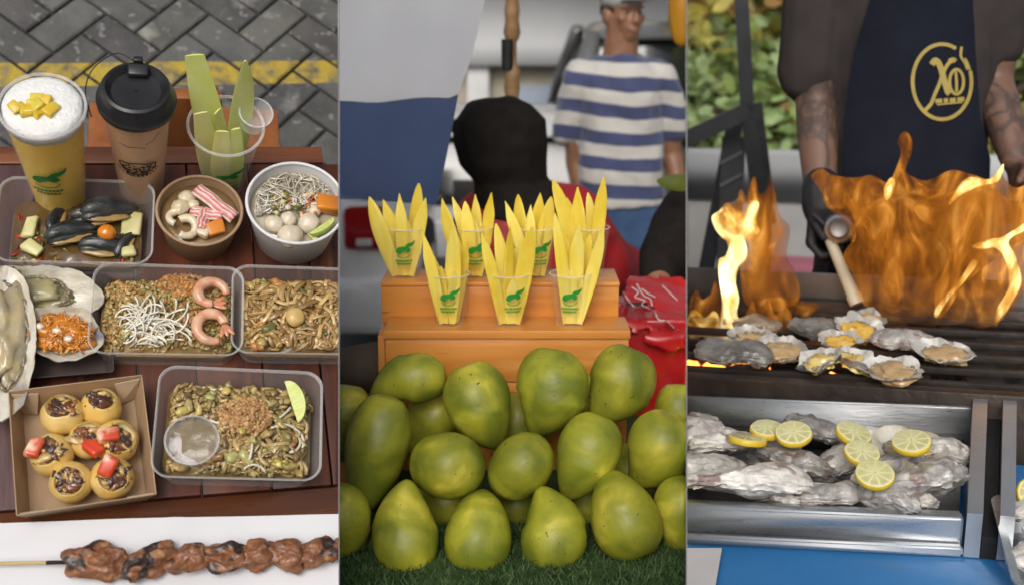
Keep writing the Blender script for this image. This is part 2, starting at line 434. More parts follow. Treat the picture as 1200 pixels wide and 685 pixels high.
# chair behind the table
p = LEFT.y(217, 165, yk+.10)
ch = thing('wooden_chair', 'orange brown wooden chair pushed in behind the table, its back showing between two cups', 'chair', (p.x, yk+.16, PZ)); iv2 = ch.matrix_basis.inverted()
ORW = mat('chair_wood', (.3, .1, .025), (.2, .06, .016), s=5, stretch=(6, 6, .8), rough=.35, bump=.1, bs=9, coat=.2)
zt = hz(LEFT, V((p.x, yk+.10, 0)), 112)
b = MB(); b.box(p.x-.055, p.x+.055, yk+.09, yk+.112, -.35, zt, .006); tpart('backrest', b, ORW, ch, iv2)
b = MB(); b.box(p.x-.17, p.x+.17, yk+.06, yk+.36, -.38, -.352, .008); tpart('seat', b, ORW, ch, iv2)
for sx in (-.14, .14):
    for y in (yk+.09, yk+.33):
        b = MB(); b.box(p.x+sx-.018, p.x+sx+.018, y-.018, y+.018, PZ, -.381, .003); tpart('leg', b, ORW, ch, iv2)
# --- cups
def logo(parent, surf0, s, m, z0=0, name='printed_emblem'):
    """leafy mango emblem with two bars of small lettering"""
    k = MB(); surf = lambda u, v: surf0(u, v+z0)
    body = catmull([(-.55, .05), (-.4, .33), (0, .42), (.38, .36), (.52, .1), (.3, -.02), (.1, .1), (-.1, .02), (-.25, -.12), (-.42, -.1)], 5)
    patch(k, [(p.x*s, p.y*s+.25*s) for p in body], s*.12, surf)
    leaf = catmull([(.1, .42), (.3, .68), (.62, .74), (.85, .9), (.78, .62), (.5, .42)], 4)
    patch(k, [(p.x*s, p.y*s+.22*s) for p in leaf], s*.12, surf)
    arc = [(math.cos(R(a))*.5*s, math.sin(R(a))*.34*s+.16*s) for a in range(200, 345, 12)]; ribbon(k, arc, .06*s, surf)
    for yy, w in ((-.42, .6), (-.64, .5)):
        x = -w
        while x < w-.05:
            q = U(.07, .14); ribbon(k, [(x*s, yy*s), (min(x+q, w)*s, yy*s)], .15*s, surf, .0011); x += q+.035
    return k.build(name, m, parent, smooth=False)
# juice cup
bp = L(72, 234); h = hz(LEFT, bp, 126); X = M.Translation(bp) @ RY(-1.5)
jc = thing('juice_cup', 'tall clear cup of yellow mango drink topped with white foam and mango cubes', 'drink cup', X)
rb, rt = .033, .0495
cup = MB(); cup.lathe([(rb*.9, .002), (rb, 0), (rb+.001, .006), (rt, h-.006), (rt+.003, h-.004), (rt+.003, h), (rt, h+.001)], 48, cap0=True, cap1=False); cup.build('cup_body', CLEAR2, jc, smooth=50)
lq = MB(); k = .985; hl = h-.02; lq.lathe([(rb*k-.001, .004)]+[((rb+(rt-rb)*z/h)*k-.0008, z) for z in (.01, hl*.5, hl*.8, hl)], 48, cap1=True)
lq.build('mango_drink', mat('mango_juice', (.95, .64, .05), (.9, .55, .035), s=14, rough=.25, spec=.2), jc, smooth=50)
fm = MB(); fm.lathe([((rb+(rt-rb)*(hl/h))*.98, hl+.0005), (rt*.975, h-.004), (rt*.95, h+.002), (rt*.8, h+.005), (rt*.4, h+.0065), (.001, h+.007)], 40, cap1=False, wob=.02); fm.rough(.0012, 60, 2)
fm.build('foam', mat('milk_foam', (.82, .82, .8), (.74, .74, .73), s=60, rough=.6, bump=.3, bs=200), jc)
MAN = mat('mango_cube', (.72, .42, .03), (.62, .52, .06), s=30, rough=.3, sss=.2)
for i in range(16):
    a = U(0, 6.28); r = U(0, .031); x, y, hh = r*math.cos(a)-.004, r*math.sin(a)*.55-.006, U(.004, .011)
    q = MB(); q.box(-hh, hh, -hh*.7, hh*.7, -hh*.5, hh*.5, .002); q.rough(.003, 60, i); q.build('mango_cube', MAN, jc, loc=(x, y, h+.007+U(0, .002)), rot=(U(-.4, .4), U(-.4, .4), U(0, 3)))
q = MB(); q.tube([(math.cos(R(a))*(rt+.002), math.sin(R(a))*(rt+.002), h+.002) for a in range(0, 361, 8)], .002, 8, False); q.build('lid_rim', RIMP, jc)
logo(jc, conesurf(rb+.001, rt+.001, h, -97), .033, GREEN, h*.46)
# coffee cup
bp = L(166, 222); h = hz(LEFT, bp, 118); X = M.Translation(bp) @ RY(0)
cc = thing('coffee_cup', 'cup of iced milk coffee under a black dome sip lid with a black cord', 'drink cup', X)
rb, rt = .030, .0435
cup = MB(); cup.lathe([(rb*.9, .002), (rb, 0), (rb+.001, .006), (rt, h-.004), (rt+.002, h)], 48, cap1=False); cup.build('cup_body', CLEAR2, cc, smooth=50)
lq = MB(); lq.lathe([(rb*.98-.001, .004)]+[((rb+(rt-rb)*z/h)*.985-.0008, z) for z in (.01, h*.5, h*.8, h-.006)], 48)
lq.build('milk_coffee', mat('milk_coffee', (.74, .43, .23), (.64, .35, .17), (.8, .52, .31), s=16, stretch=(1, 1, .5), rough=.35, dist=1), cc, smooth=50)
ld = MB(); ld.lathe([(rt+.001, h-.004), (rt+.006, h-.003), (rt+.0065, h+.004), (rt+.003, h+.008), (rt+.001, h+.02), (rt-.002, h+.026), (rt-.006, h+.0275), (rt-.010, h+.0225), (rt-.013, h+.019), (.02, h+.0185), (.001, h+.0185)], 56, cap0=False, cap1=False)
lid = ld.build('lid', BLACKP, cc, smooth=40)
q = MB(); q.box(-.013, .013, -.009, .009, -.002, .006, .003); q.build('sip_tab', BLACKP, lid, loc=(.002, rt-.014, h+.023), rot=(R(12), 0, 0))
q = MB(); q.box(-.006, .006, -.004, .004, -.002, .007, .002); q.build('lid_catch', BLACKP, lid, loc=(.002, rt-.002, h+.027))
q = MB(); q.tube(catmull([(-.002, rt-.004, h+.03), (-.025, rt+.004, h+.034), (-.052, rt*.6, h+.028), (-.062, .005, h+.008), (-.055, -.02, h-.012)], 6, False), .0009, 6); q.build('cord', BLACKP, cc)
surf = conesurf(rb+.0006, rt+.0006, h, -92); k = MB(); s = .0235; z0 = h*.5
BRN = mat('print_brown', (.022, .012, .008), s=40, rough=.5)
for i in range(120):
    a = U(0, 6.28); r = math.sqrt(U(0, 1)); x, y = r*math.cos(a), r*math.sin(a)*.75
    if y > .42 or (abs(x) > .8 and y < -.2): continue
    an = U(0, 3); l = U(.1, .22); dx, dy = math.cos(an)*l, math.sin(an)*l
    ribbon(k, [((x-dx/2)*s, z0+(y-dy/2)*s), (x*s+dy*.15*s, z0+y*s), ((x+dx/2)*s, z0+(y+dy/2)*s)], U(.06, .13)*s, surf, .0008+i*2e-6)
ribbon(k, [(-1.02*s, z0+.5*s), (-.5*s, z0+.56*s), (.5*s, z0+.56*s), (1.02*s, z0+.5*s)], .13*s, surf, .0012)
ribbon(k, [(math.cos(R(a))*1.03*s, z0+(math.sin(R(a))*.98+.5)*s) for a in range(180, 361, 12)], .09*s, surf, .0012)
for i in range(13):
    a = R(205+i*10.5); a2 = a+R(7); ribbon(k, [(math.cos(t)*1.25*s, z0+(math.sin(t)*1.02+.35)*s) for t in (a, a2)], .11*s, surf, .0012)
k.build('printed_emblem', BRN, cc, smooth=False)
q = MB(); cr = surf
for pts in ([(-.022, .78), (-.01, .765), (.004, .772), (.012, .76)], [(.012, .8), (.022, .83), (.026, .87), (.032, .89)]):
    ribbon(q, [(x, v*h) for x, v in pts], .0012, cr, .001)
q.build('pen_mark', BRN, cc, smooth=False)
# mango slice cup
def spear(mb, base, tip, w, th, bend=.01, side=(1, 0, 0), n=12, cut=False):
    base, tip = V(base), V(tip); ax = (tip-base); s = V(side); s = (s-ax.normalized()*s.dot(ax.normalized())).normalized(); nn = ax.normalized().cross(s)
    loops = []
    for i in range(n+1):
        t = i/n; ww = w*(.62+.5*math.sin(PI*min(t*.8+.1, 1)))
        if cut == 2:
            ww = w*(.82+.22*math.sin(PI*min(1, t*1.1)))
            if t > .74: ww *= max(.08, 1-((t-.74)/.265)**1.6)
        elif t > .62: ww *= max(.05, math.sqrt(max(0, 1-((t-.62)/.385)**2))) if not cut else 1-.25*(t-.62)
        tt = th*(1 if t < .7 else max(.25, 1-(t-.7)/.3*.7)); c = base+ax*t+nn*(bend*math.sin(PI*t))
        lp = []
        for k in range(10):
            a = 2*PI*k/10; x = math.cos(a); y = math.sin(a); y = y if y > 0 else y*.35
            lp.append(c+s*(x*ww/2)+nn*(y*tt/2-(.12*tt if abs(x) > .7 else 0)))
        loops.append(lp)
    return mb.loft(loops)
GM = mat('green_mango_flesh', (.66, .66, .16), (.76, .74, .34), (.56, .62, .1), s=25, rough=.35, stretch=(1, 1, .3), coat=.15)
GS = mat('green_mango_skin_edge', (.66, .74, .17), (.76, .8, .32), s=24, rough=.35, coat=.2)
bp = L(262, 214); h = hz(LEFT, bp, 147); X = M.Translation(bp)
fc = thing('fruit_cup', 'clear plastic cup printed in green, full of pale green mango slices', 'fruit cup', X)
rb, rt = .028, .0485
cup = MB(); cup.lathe([(rb*.9, .002), (rb, 0), (rb+.001, .006), (rt, h-.006), (rt+.002, h-.004)], 48, cap1=False); cup.build('cup_body', CLEAR2, fc, smooth=50)
rm = MB(); rm.tube([(math.cos(R(a))*(rt+.002), math.sin(R(a))*(rt+.002), h-.001) for a in range(0, 361, 8)], .0022, 8, False); rm.build('rim', RIMP, fc)
logo(fc, conesurf(rb+.001, rt+.001, h, -86), .03, GREEN, h*.4)
for i, (a, t, w, lab, cut, rot) in enumerate((((.0, .012), (-.042, .035, .1), .036, 'longest pale green mango slice leaning left out of the cup', True, 0), ((.008, .01), (.022, .025, .105), .034, 'pointed green mango slice standing at the back of the cup', False, .5),
        ((-.012, -.006), (-.034, -.012, .04), .028, 'short blunt mango slice at the left of the cup', True, .2), ((-.004, -.012), (-.006, -.022, .015), .026, 'broad pale mango slice at the front of the cup', True, 0),
        ((.012, -.010), (.012, -.018, .016), .02, 'short green edged mango slice at the front right of the cup', True, .3), ((.0, .004), (-.012, .0, .03), .02, 'mango slice standing in the middle of the cup', True, .9))):
    q = MB(); b = V((a[0]*1.2, a[1]*1.2, .005)); spear(q, b, (t[0], t[1], h+t[2]), w, .011, -.006, (math.cos(rot), math.sin(rot), 0), cut=cut)
    o = q.build('mango_slice', [GS if i in (0, 1, 4) else GM], smooth=45); o.matrix_basis = X; tag(o, lab, 'mango slice', 'green mango slices in the cup')
pc = L(291, 127, h+.01)
po = thing('portion_cup', 'tiny empty clear sauce cup tucked among the mango slices', 'sauce cup', M.Translation(V((bp.x+.036, bp.y+.012, h-.012))) @ RX(8) @ RY(6))
q = MB(); q.lathe([(.016, 0), (.021, .03), (.0225, .031), (.0225, .033), (.0215, .033)], 32, cap1=False); q.build('cup_body', plastic('frosted_cup', base=.22, edge=.6, rough=.25), po, smooth=50)
q = MB(); q.tube([(math.cos(R(a))*.0225, math.sin(R(a))*.0225, .033) for a in range(0, 361, 10)], .0014, 6, False); q.build('rim', RIMP, po)
# --- bowls
def bowl(name, label, cx, cy, rt, rb, h, m, mi):
    p = L(cx, cy, h); X = T(p.x, p.y, 0); o = thing(name, label, 'bowl', X)
    q = MB(); q.lathe([(rb-.004, .004), (rb-.001, 0), (rb, .001), (rt-.001, h-.003)], 56, cap1=False); q.build('wall', m, o, smooth=40)
    q = MB(); q.lathe([(rt-.0025, h-.003), (rb*.985, .006), (.001, .005)], 56, cap0=False, cap1=False); q.build('inner_wall', mi, o, smooth=40)
    q = MB(); q.tube([(math.cos(R(a))*(rt-.001), math.sin(R(a))*(rt-.001), h-.001) for a in range(0, 361, 6)], .0024, 8, False); q.build('rim', mi, o); return X
def liquid(name, label, X, r, z, m, wob=.0006):
    q = MB(); q.lathe([(r*.9, z-.02), (r, z), (r*.7, z), (r*.35, z), (.001, z)], 40, cap1=False); q.rough(wob, 40, 1); o = q.build(name, m); o.matrix_basis = X; o['label'] = label; o['category'] = 'broth'; return o
def single(mb, name, label, cat, X, m, group=None, smooth=True):
    o = mb.build(name, m, smooth=smooth); o.matrix_basis = X; return tag(o, label, cat, group)
KRAFT = mat('kraft_paper', (.36, .23, .125), (.31, .19, .1), s=40, rough=.75, bump=.1, bs=160); KRAFTI = mat('kraft_paper_inside', (.4, .27, .16), (.34, .22, .12), s=30, rough=.6)
WPAP = mat('white_paper_bowl', (.72, .72, .74), (.67, .67, .69), s=10, rough=.5)
SQ = mat('squid_white', (.75, .68, .52), (.66, .55, .36), s=25, rough=.3, sss=.25, coat=.3)
def tw(): return (U(-.3, .3), U(-.3, .3), U(0, 6))
def crabstick(w, l):
    q = MB(); n = 12
    for i in range(-3, 4):
        x = i/3*w/2*.82; z = math.sqrt(max(0, 1-(i/3.6)**2))*w*.38; q.cur = (.75, .2, .22) if i % 2 == 0 else (.82, .66, .6)
        q.tube([(x+.0007*math.sin(k), -l/2+l*k/n, z+.0006*math.sin(k*1.7+i)) for k in range(n+1)], w*.125, 8)
    q.cur = (.8, .62, .56); q.box(-w*.42, w*.42, -l/2+.001, l/2-.001, 0, w*.3, .002); return q
kh = .062; KX = bowl('kraft_bowl', 'small brown paper bowl of seafood with pink crab sticks', 234, 246, .0575, .046, kh, KRAFT, KRAFTI)
liquid('clear_broth', 'thin brown broth in the small paper bowl', KX, .054, kh-.016, mat('broth_brown', (.2, .12, .045), (.28, .18, .08), s=20, rough=.1, spec=.6, coat=.5))
def K(x, y, z=0): p = L(x, y, kh+z); return T(p.x, p.y, p.z-0)
single(crabstick(.019, .066), 'crab_stick', 'long pink and white crab stick lying across the paper bowl', 'crab stick', K(252, 240, .001) @ RZ(50) @ RX(8), VCW)
single(crabstick(.017, .045), 'crab_stick', 'shorter pink crab stick lying below the long one', 'crab stick', K(243, 252, -.006) @ RZ(72) @ RX(-10), VCW)
single(crabstick(.016, .03), 'crab_stick', 'stubby pink and white crab piece in the middle of the paper bowl', 'crab stick', K(237, 259, -.006) @ RZ(-15) @ RY(20), VCW)
for i, (x, y, r, lab) in enumerate(((219, 232, .012, 'cream fish ball by the far rim of the paper bowl'), (212, 243, .013, 'cream fish ball at the left of the paper bowl'), (226, 240, .009, 'small cream squid piece beside the pink crab sticks'))):
    q = MB(); q.ell((0, 0, 0), (r, r*.9, r*.8), 20, 14, .18, 2.5, i+3); single(q, 'fish_ball', lab, 'fish ball', K(x, y, -.006) @ RZ(U(0, 90)), SQ)
for i, (x, y, r, a0, a1, lab) in enumerate(((217, 266, .014, -120, 120, 'curled cream squid ring near the front rim of the paper bowl'), (208, 255, .011, 60, 260, 'golden curled squid piece by the left rim'))):
    q = MB(); q.tube([(math.cos(R(a))*r, math.sin(R(a))*r, .002*math.sin(R(a*2))) for a in range(a0, a1+1, 12)], .0055, 10); q.rough(.0012, 70, i); single(q, 'squid_ring', lab, 'squid ring', K(x, y, -.004), SQ)
ORG = mat('orange_fish_cake', (.7, .24, .02), (.6, .18, .015), s=25, rough=.35, coat=.3)
def chunk(sx, sy, sz, seed=0, b=.003):
    q = MB(); q.box(-sx/2, sx/2, -sy/2, sy/2, -sz/2, sz/2, b); q.rough(min(sx, sy)*.12, 60, seed); return q
single(chunk(.024, .02, .016, 3), 'fish_cake', 'orange fish cake cube at the front of the paper bowl', 'fish cake', K(252, 268, -.008) @ RZ(20) @ RX(15), ORG)
single(chunk(.018, .014, .012, 4), 'tofu_piece', 'pale tofu piece beside the orange fish cake', 'tofu', K(238, 272, -.008) @ RZ(-30), SQ)
wh = .078; WX = bowl('white_bowl', 'large white paper bowl of noodle soup with fish balls and lime', 347, 237, .068, .054, wh, WPAP, WPAP)
liquid('soup_broth', 'pale soup in the white bowl', WX, .064, wh-.018, mat('soup', (.4, .34, .24), (.5, .44, .34), s=20, rough=.12, coat=.5))
def Wb(x, y, z=0): p = L(x, y, wh+z); return T(p.x, p.y, p.z)
def noodles(n, rad, area, zf, cols, seed, ln=(12, 22), step=.006, curl=.5, flat=.7, lift=.004):
    rn = random.Random(seed); q = MB()
    for i in range(n):
        while True:
            x, y = rn.uniform(-.2, .2), rn.uniform(-.2, .2)
            if area(x, y): break
        a = rn.uniform(0, 6.28); k = rn.uniform(-curl, curl); pts = []; z = rn.uniform(0, lift)
        for j in range(rn.randint(*ln)):
            if not area(x, y): a += 2.4; k = rn.choice((-1, 1))*curl
            else: pts.append((x, y, zf(x, y)+z+.0025*math.sin(j*.9+i)))
            x += math.cos(a)*step; y += math.sin(a)*step; k += rn.uniform(-.25, .25); k = max(-curl, min(curl, k)); a += k
        if len(pts) > 3:
            c = rn.choice(cols); g = rn.uniform(.8, 1.15); q.cur = tuple(v*g for v in c); q.tube(pts, rad*rn.uniform(.8, 1.2), 6, True, flat, (0, 0, 1))
    return q
def stuff(mb, name, label, cat, X, m, smooth=True):
    o = mb.build(name, m, smooth=smooth); o.matrix_basis = X; return tag(o, label, cat, None, 'stuff')
q = noodles(70, .0011, lambda x, y: x*x+y*y < .057**2 and y > -.005+.2*x, lambda x, y: wh-.016, [(.75, .72, .64), (.66, .6, .5), (.55, .48, .36)], 3, curl=.35, lift=.012)
stuff(q, 'rice_noodles', 'tangle of thin white rice noodles in the white bowl', 'noodles', WX, VCW)
for i, (x, y, r, lab) in enumerate(((340, 277, .0175, 'largest white fish ball at the front of the white bowl'), (362, 262, .0155, 'smooth white fish ball beside the orange fish cake'), (338, 257, .0115, 'small white fish ball in the middle of the white bowl'), (321, 263, .0135, 'beige fish ball by the left rim of the white bowl'), (368, 247, .01, 'small fish ball touching the orange fish cake'))):
    q = MB(); q.ell((0, 0, 0), (r, r*.95, r*.85), 24, 16, .1, 2.2, i); single(q, 'fish_ball', lab, 'fish ball', Wb(x, y, -.010) @ RZ(i*50), mat('fish_ball', (.7, .62, .5), (.62, .53, .4), s=30, rough=.35, sss=.2, coat=.2))
single(chunk(.034, .024, .018, 5), 'fish_cake', 'bright orange fish cake slab at the right rim of the white bowl', 'fish cake', Wb(386, 240, -.007) @ RZ(-8), ORG)
def limewedge(r, name, label, X, ang=80):
    q = MB(); loops = []; na = ang//10
    for i in range(13):
        a = R(-90+180*i/12); loops.append([V((math.cos(a)*r*.62*math.cos(R(t)), math.sin(a)*r, math.cos(a)*r*.62*math.sin(R(t)))) for t in range(0, ang+1, 10)]+[V((0, math.sin(a)*r, 0))])
    q.loft(loops); q.m = [1 if k < 12*(na+2) and k % (na+2) < na else 0 for k in range(len(q.f))]
    return single(q, name, label, 'lime', X, [mat('lime_flesh', (.52, .62, .14), (.68, .72, .3), s=60, rough=.3, stretch=(1, 3, 1), coat=.3), mat('lime_peel', (.36, .46, .09), (.44, .52, .13), s=60, rough=.35, coat=.2)], smooth=30)
limewedge(.022, 'lime_wedge', 'pale green lime wedge by the right rim of the white bowl', Wb(376, 264, -.004) @ RZ(-52) @ RY(48))
limewedge(.015, 'lime_wedge', 'half hidden lime wedge under the fish balls of the white bowl', Wb(362, 276, -.014) @ RZ(40) @ RY(40))
q = MB()
for i in range(46):
    p = L(U(318, 372), U(226, 252), wh-.006); d = (WX.inverted() @ p); q.cur = rnd.choice(((.55, .08, .02), (.6, .16, .03), (.16, .17, .04), (.2, .2, .06), (.7, .55, .3), (.75, .62, .42)))
    q.ell(d, (U(.002, .0065), U(.002, .005), U(.002, .004)), 7, 5, .4, 3, i)
stuff(q, 'soup_toppings', 'chopped chilli, herbs and tofu crumbs on the noodle soup', 'toppings', WX, VCW)
# --- plastic trays
def tray(name, label, cx, cy, w, d, h, rot=0, r=.022, taper=.88):
    p = L(cx, cy, h); X = T(p.x, p.y, 0) @ RZ(rot); o = thing(name, label, 'food tray', X)
    q = MB(); lo = []
    for k, z in ((taper-.03, .0015), (taper, .0), (taper+.01, .004), (.985, h-.006)): lo.append(rrect(w*k, d*(1-(1-k)*w/d*.8), r*k, 8, z))
    q.loft(lo, caps=False); q.add(rrect(w*(taper-.03), d*(1-(1-taper+.03)*w/d*.8), r*.8, 8, .0015), [list(range(36))]); q.build('tray_body', CLEAR, o, smooth=50)
    q = MB()
    q.loft([rrect(w*.985, d*.985, r, 8, h-.006), rrect(w*.99, d*.99, r, 8, h-.0035), rrect(w*1.005, d*1.007, r*1.03, 8, h-.003), rrect(w*1.01, d*1.015, r*1.05, 8, h-.001), rrect(w*1.0, d*1.0, r, 8, h), rrect(w*.985, d*.98, r*.98, 8, h-.001), rrect(w*.978, d*.97, r*.95, 8, h-.004)], caps=False)
    q.build('rim', RIMP, o, smooth=50); return X
def heapf(w, d, z0, h, seed, px=2.5):
    def f(x, y):
        u, v = min(1, abs(x)/(w/2)), min(1, abs(y)/(d/2)); return z0+h*max(0, (1-u**px))**.7*max(0, (1-v**px))**.7+.004*noise.noise(V((x*45+seed, y*45, seed)))
    return f
def heap(f, w, d, z0, r=.018):
    vs, fs, ds = fill2d(rrect(w, d, r, 5), .006); q = MB(); q.add([V((v[0], v[1], f(v[0], v[1]) if s > 1e-5 else z0)) for v, s in zip(vs, ds)], fs)
    q.add(rrect(w, d, r, 5, z0)+rrect(w*.95, d*.94, r*.8, 5, .003), [[i, (i+1) % 24, 24+(i+1) % 24, 24+i] for i in range(24)]); return q
def grains(q, n, f, w, d, cols, size, seed, keep=lambda x, y: True, lift=.001, asp=2.0):
    rn = random.Random(seed)
    for i in range(n):
        x, y = rn.uniform(-w/2, w/2), rn.uniform(-d/2, d/2)
        if not keep(x, y): continue
        s = size*rn.uniform(.6, 1.4); c = rn.choice(cols); g = rn.uniform(.75, 1.2); q.cur = tuple(v*g for v in c)
        rot = RZ(rn.uniform(0, 360)) @ RX(rn.uniform(-50, 50)) @ RY(rn.uniform(-40, 40))
        q.ell((x, y, f(x, y)+lift*rn.uniform(-.5, 1.5)), (s*asp*rn.uniform(.7, 1.4), s, s*.6), 6, 4, .7, 1.5, i*1.7, rot)
    q.cur = (1, 1, 1); return q
# tray 1: clams in broth
X1 = tray('plastic_tray', 'clear plastic tray of dark mussels and tofu in brown broth', 89, 257, .198, .132, .056, -1)
f1 = heapf(.165, .1, .018, .004, 5)
q = heap(f1, .166, .102, .018); o = q.build('brown_broth', mat('broth_dark', (.085, .045, .014), (.13, .075, .024), s=18, rough=.1, coat=.6)); o.matrix_basis = X1; tag(o, 'dark amber broth pooled in the mussel tray', 'broth', None, 'stuff')
def P1(x, y, z=.024): p = L(x, y, z); return T(p.x, p.y, p.z)
MUS = mat('mussel_shell', (.014, .018, .022), (.045, .046, .042), (.14, .11, .06), s=26, stretch=(1, 4, 1), rough=.28, coat=.4, bump=.35, bs=50, lo=.4, hi=.6)
FM = mat('mussel_meat', (.42, .25, .08), (.3, .2, .07), s=60, rough=.3, coat=.4)
def mussel(l, w, t, seed):
    q = MB(); loops = []
    for i in range(15):
        u = i/14; ww = w/2*(math.sin(PI*min(1, u**.75))**.7+.02); x = (u-.5)*l; lp = []
        for k in range(14):
            a = 2*PI*k/14; y = math.cos(a)*ww+.18*w*math.sin(PI*u); z = math.sin(a); lp.append(V((x, y, z*ww*t/w*2*(1 if z > 0 else .6))))
        loops.append(lp)
    q.loft(loops); q.rough(.0014, 40, seed); return q
for x, y, z, l, rz, ry, lab in ((128, 246, .04, .078, 10, 8, 'bluish black mussel on top of the pile in the broth'), (112, 252, .034, .07, 4, -3, 'long dark mussel below the bluish one'), (84, 272, .032, .072, 18, 4, 'dark mussel with pale edge reaching down to the left'), (66, 255, .026, .05, 70, 8, 'brown speckled mussel standing near the back left of the broth'), (120, 289, .026, .066, -8, 0, 'mussel lying along the front wall of the broth tray'), (146, 286, .026, .045, 60, -8, 'dark mussel in the front right corner of the broth tray')):
    t = thing('mussel', lab, 'mussel', P1(x, y, z) @ RZ(rz) @ RY(ry) @ RX(-12), 'mussels in the broth tray')
    mussel(l, l*.36, l*.2, x).build('shell', MUS, t); o = mussel(l*.98, l*.36, l*.18, x+3).build('shell', MUS, t); o.location = (0, -l*.05, -l*.09); o.rotation_euler = (.25, 0, .03)
    q = MB(); q.ell((-.002, -l*.12, -l*.05), (l*.36, l*.11, l*.05), 18, 10, .3, 3, x); q.rough(.0012, 90, 2); q.build('meat', FM, t)
TOFU = mat('fried_tofu', (.66, .58, .3), (.5, .5, .18), (.36, .38, .1), s=45, rough=.4, coat=.2)
for x, y, sx, sy, rz, lab in ((154, 262, .026, .036, -8, 'large pale tofu slice at the right of the broth tray'), (35, 266, .016, .03, -8, 'upright pale courgette strip at the left wall of the broth tray'), (39, 291, .026, .018, -38, 'yellow green courgette chunk in the front left of the broth tray'), (150, 294, .018, .015, 10, 'small green courgette cube in the front right of the broth tray')):
    single(chunk(sx, sy, .008, x).rough(.003, 45, x), 'vegetable_chunk', lab, 'vegetable', P1(x, y, .028) @ RZ(rz) @ RX(8), TOFU, 'chunks in the broth tray')
q = MB(); q.ell((0, 0, 0), (.0125, .012, .011), 20, 14, .05, 2, 1); single(q, 'cherry_tomato', 'orange cherry tomato among the mussels', 'tomato', P1(125, 273, .036), mat('orange_tomato', (.65, .22, .015), (.5, .12, .01), s=20, rough=.15, coat=.5))
q = grains(MB(), 120, f1, .155, .09, [(.45, .05, .015), (.35, .03, .01), (.12, .11, .02), (.3, .22, .06), (.5, .42, .14)], .0026, 9, lambda x, y: y < .0 or rnd.random() < .35)
stuff(q, 'chilli_bits', 'chopped red chilli and herbs floating in the mussel broth', 'toppings', X1, VCW)
# tray 2: fried rice
X2 = tray('plastic_tray', 'clear plastic tray of fried rice with bean sprouts and two shrimps', 197, 361, .192, .133, .05, -2)
f2 = heapf(.165, .108, .022, .022, 8)
RICE = [(.5, .34, .12), (.58, .42, .18), (.42, .27, .08), (.62, .48, .24), (.36, .24, .08), (.4, .36, .12), (.55, .28, .1)]
q = heap(f2, .17, .112, .02); q.cur = (1, 1, 1); q.c = [(.3, .19, .065)]*len(q.v); grains(q, 1500, f2, .16, .1, RICE, .0024, 4, asp=1.6, lift=.003)
IV2 = X2.inverted()
cr = IV2 @ L(215, 330, .044)
grains(q, 420, lambda x, y: f2(x, y)+.003, .06, .045, [(.55, .27, .08), (.6, .32, .11), (.45, .2, .06)], .0022, 5, asp=1.7) if False else None
def shifted(n, cx, cy, w, d, cols, size, seed, f, up=.004, asp=1.6):
    rn = random.Random(seed)
    for i in range(n):
        a = rn.uniform(0, 6.28); r = math.sqrt(rn.random()); x = cx+math.cos(a)*r*w/2; y = cy+math.sin(a)*r*d/2; s = size*rn.uniform(.6, 1.4); g = rn.uniform(.8, 1.15)
        q.cur = tuple(v*g for v in rn.choice(cols)); q.ell((x, y, f(x, y)+up*(1-r)+rn.uniform(0, .002)), (s*asp, s, s*.8), 6, 4, .3, 2, i, RZ(rn.uniform(0, 360)) @ RX(rn.uniform(-40, 40)))
    q.cur = (1, 1, 1)
shifted(420, cr.x, cr.y, .075, .05, [(.55, .25, .075), (.6, .3, .1), (.48, .2, .06)], .0021, 5, f2, .006)
stuff(q, 'fried_rice', 'brown fried rice heaped with fried shallots in the tray', 'fried rice', X2, VC)
def sprouts(n, cx, cy, w, d, f, seed, up=.006, ln=12):
    rn = random.Random(seed); q = MB()
    for i in range(n):
        x = cx+rn.uniform(-w/2, w/2); y = cy+rn.uniform(-d/2, d/2); a = rn.gauss(.6, .5); k = rn.choice((-1, 1))*rn.uniform(.05, .34); pts = []
        for j in range(ln):
            if abs(y) > .05 or abs(x) > .08: break
            pts.append((x, y, f(x, y)+up*rn.uniform(.8, 1)+.004*math.sin(i*1.3)+.0006*j)); x += math.cos(a)*.0042; y += math.sin(a)*.0042; a += k
        g = rn.uniform(.85, 1.05); q.cur = (.86*g, .83*g, .72*g); len(pts) > 3 and q.tube(pts, [.00125]*(len(pts)-2)+[.0017, .0008], 6)
    return q
c = IV2 @ L(180, 385, .044)
stuff(sprouts(64, c.x-.012, c.y-.008, .062, .036, f2, 6), 'bean_sprouts', 'white bean sprouts piled on the fried rice', 'bean sprouts', X2, VCW)
def shrimp(name, label, X, r=.019, a0=-60, a1=215, flip=1, par_group='shrimps on the fried rice'):
    t = thing(name, label, 'shrimp', X, par_group); q = MB(); pts = []; rs = []; n = 44
    vs0 = len(q.v)
    for i in range(n+1):
        u = i/n; a = R(a0+(a1-a0)*u)*flip; rr = r*(1.08-.34*u); pts.append((math.cos(a)*rr, math.sin(a)*rr, .002+.003*math.sin(u*3))); rs.append(.0068*(.5+.55*math.sin(PI*(.18+.72*(1-u))))*(1+.1*abs(math.sin(u*11))))
    q.tube(pts, rs, 14)
    for i in range(len(q.c)):
        u = (i//14)/n; st = abs(math.sin(u*11)); q.c[i] = (.78-.02*st, .34+.12*st, .2+.1*st)
    q.build('body', VCW, t)
    e = V(pts[-1]); d = (V(pts[-1])-V(pts[-2])).normalized(); sd = V((-d.y, d.x, 0)); q = MB(); q.cur = (.72, .3, .16)
    for k in (-1, 0, 1): q.ell(e+d*.009+sd*k*.0045, (.011, .0034, .0015), 10, 6, 0, 1, 0, RZ(math.degrees(math.atan2(d.y, d.x))+k*24))
    q.build('tail', VCW, t); return t
def P2(x, y, z=.05): p = L(x, y, z); return T(p.x, p.y, p.z)
shrimp('shrimp', 'upper curled pink shrimp beside the fried rice', P2(247, 346, .05) @ RZ(60))
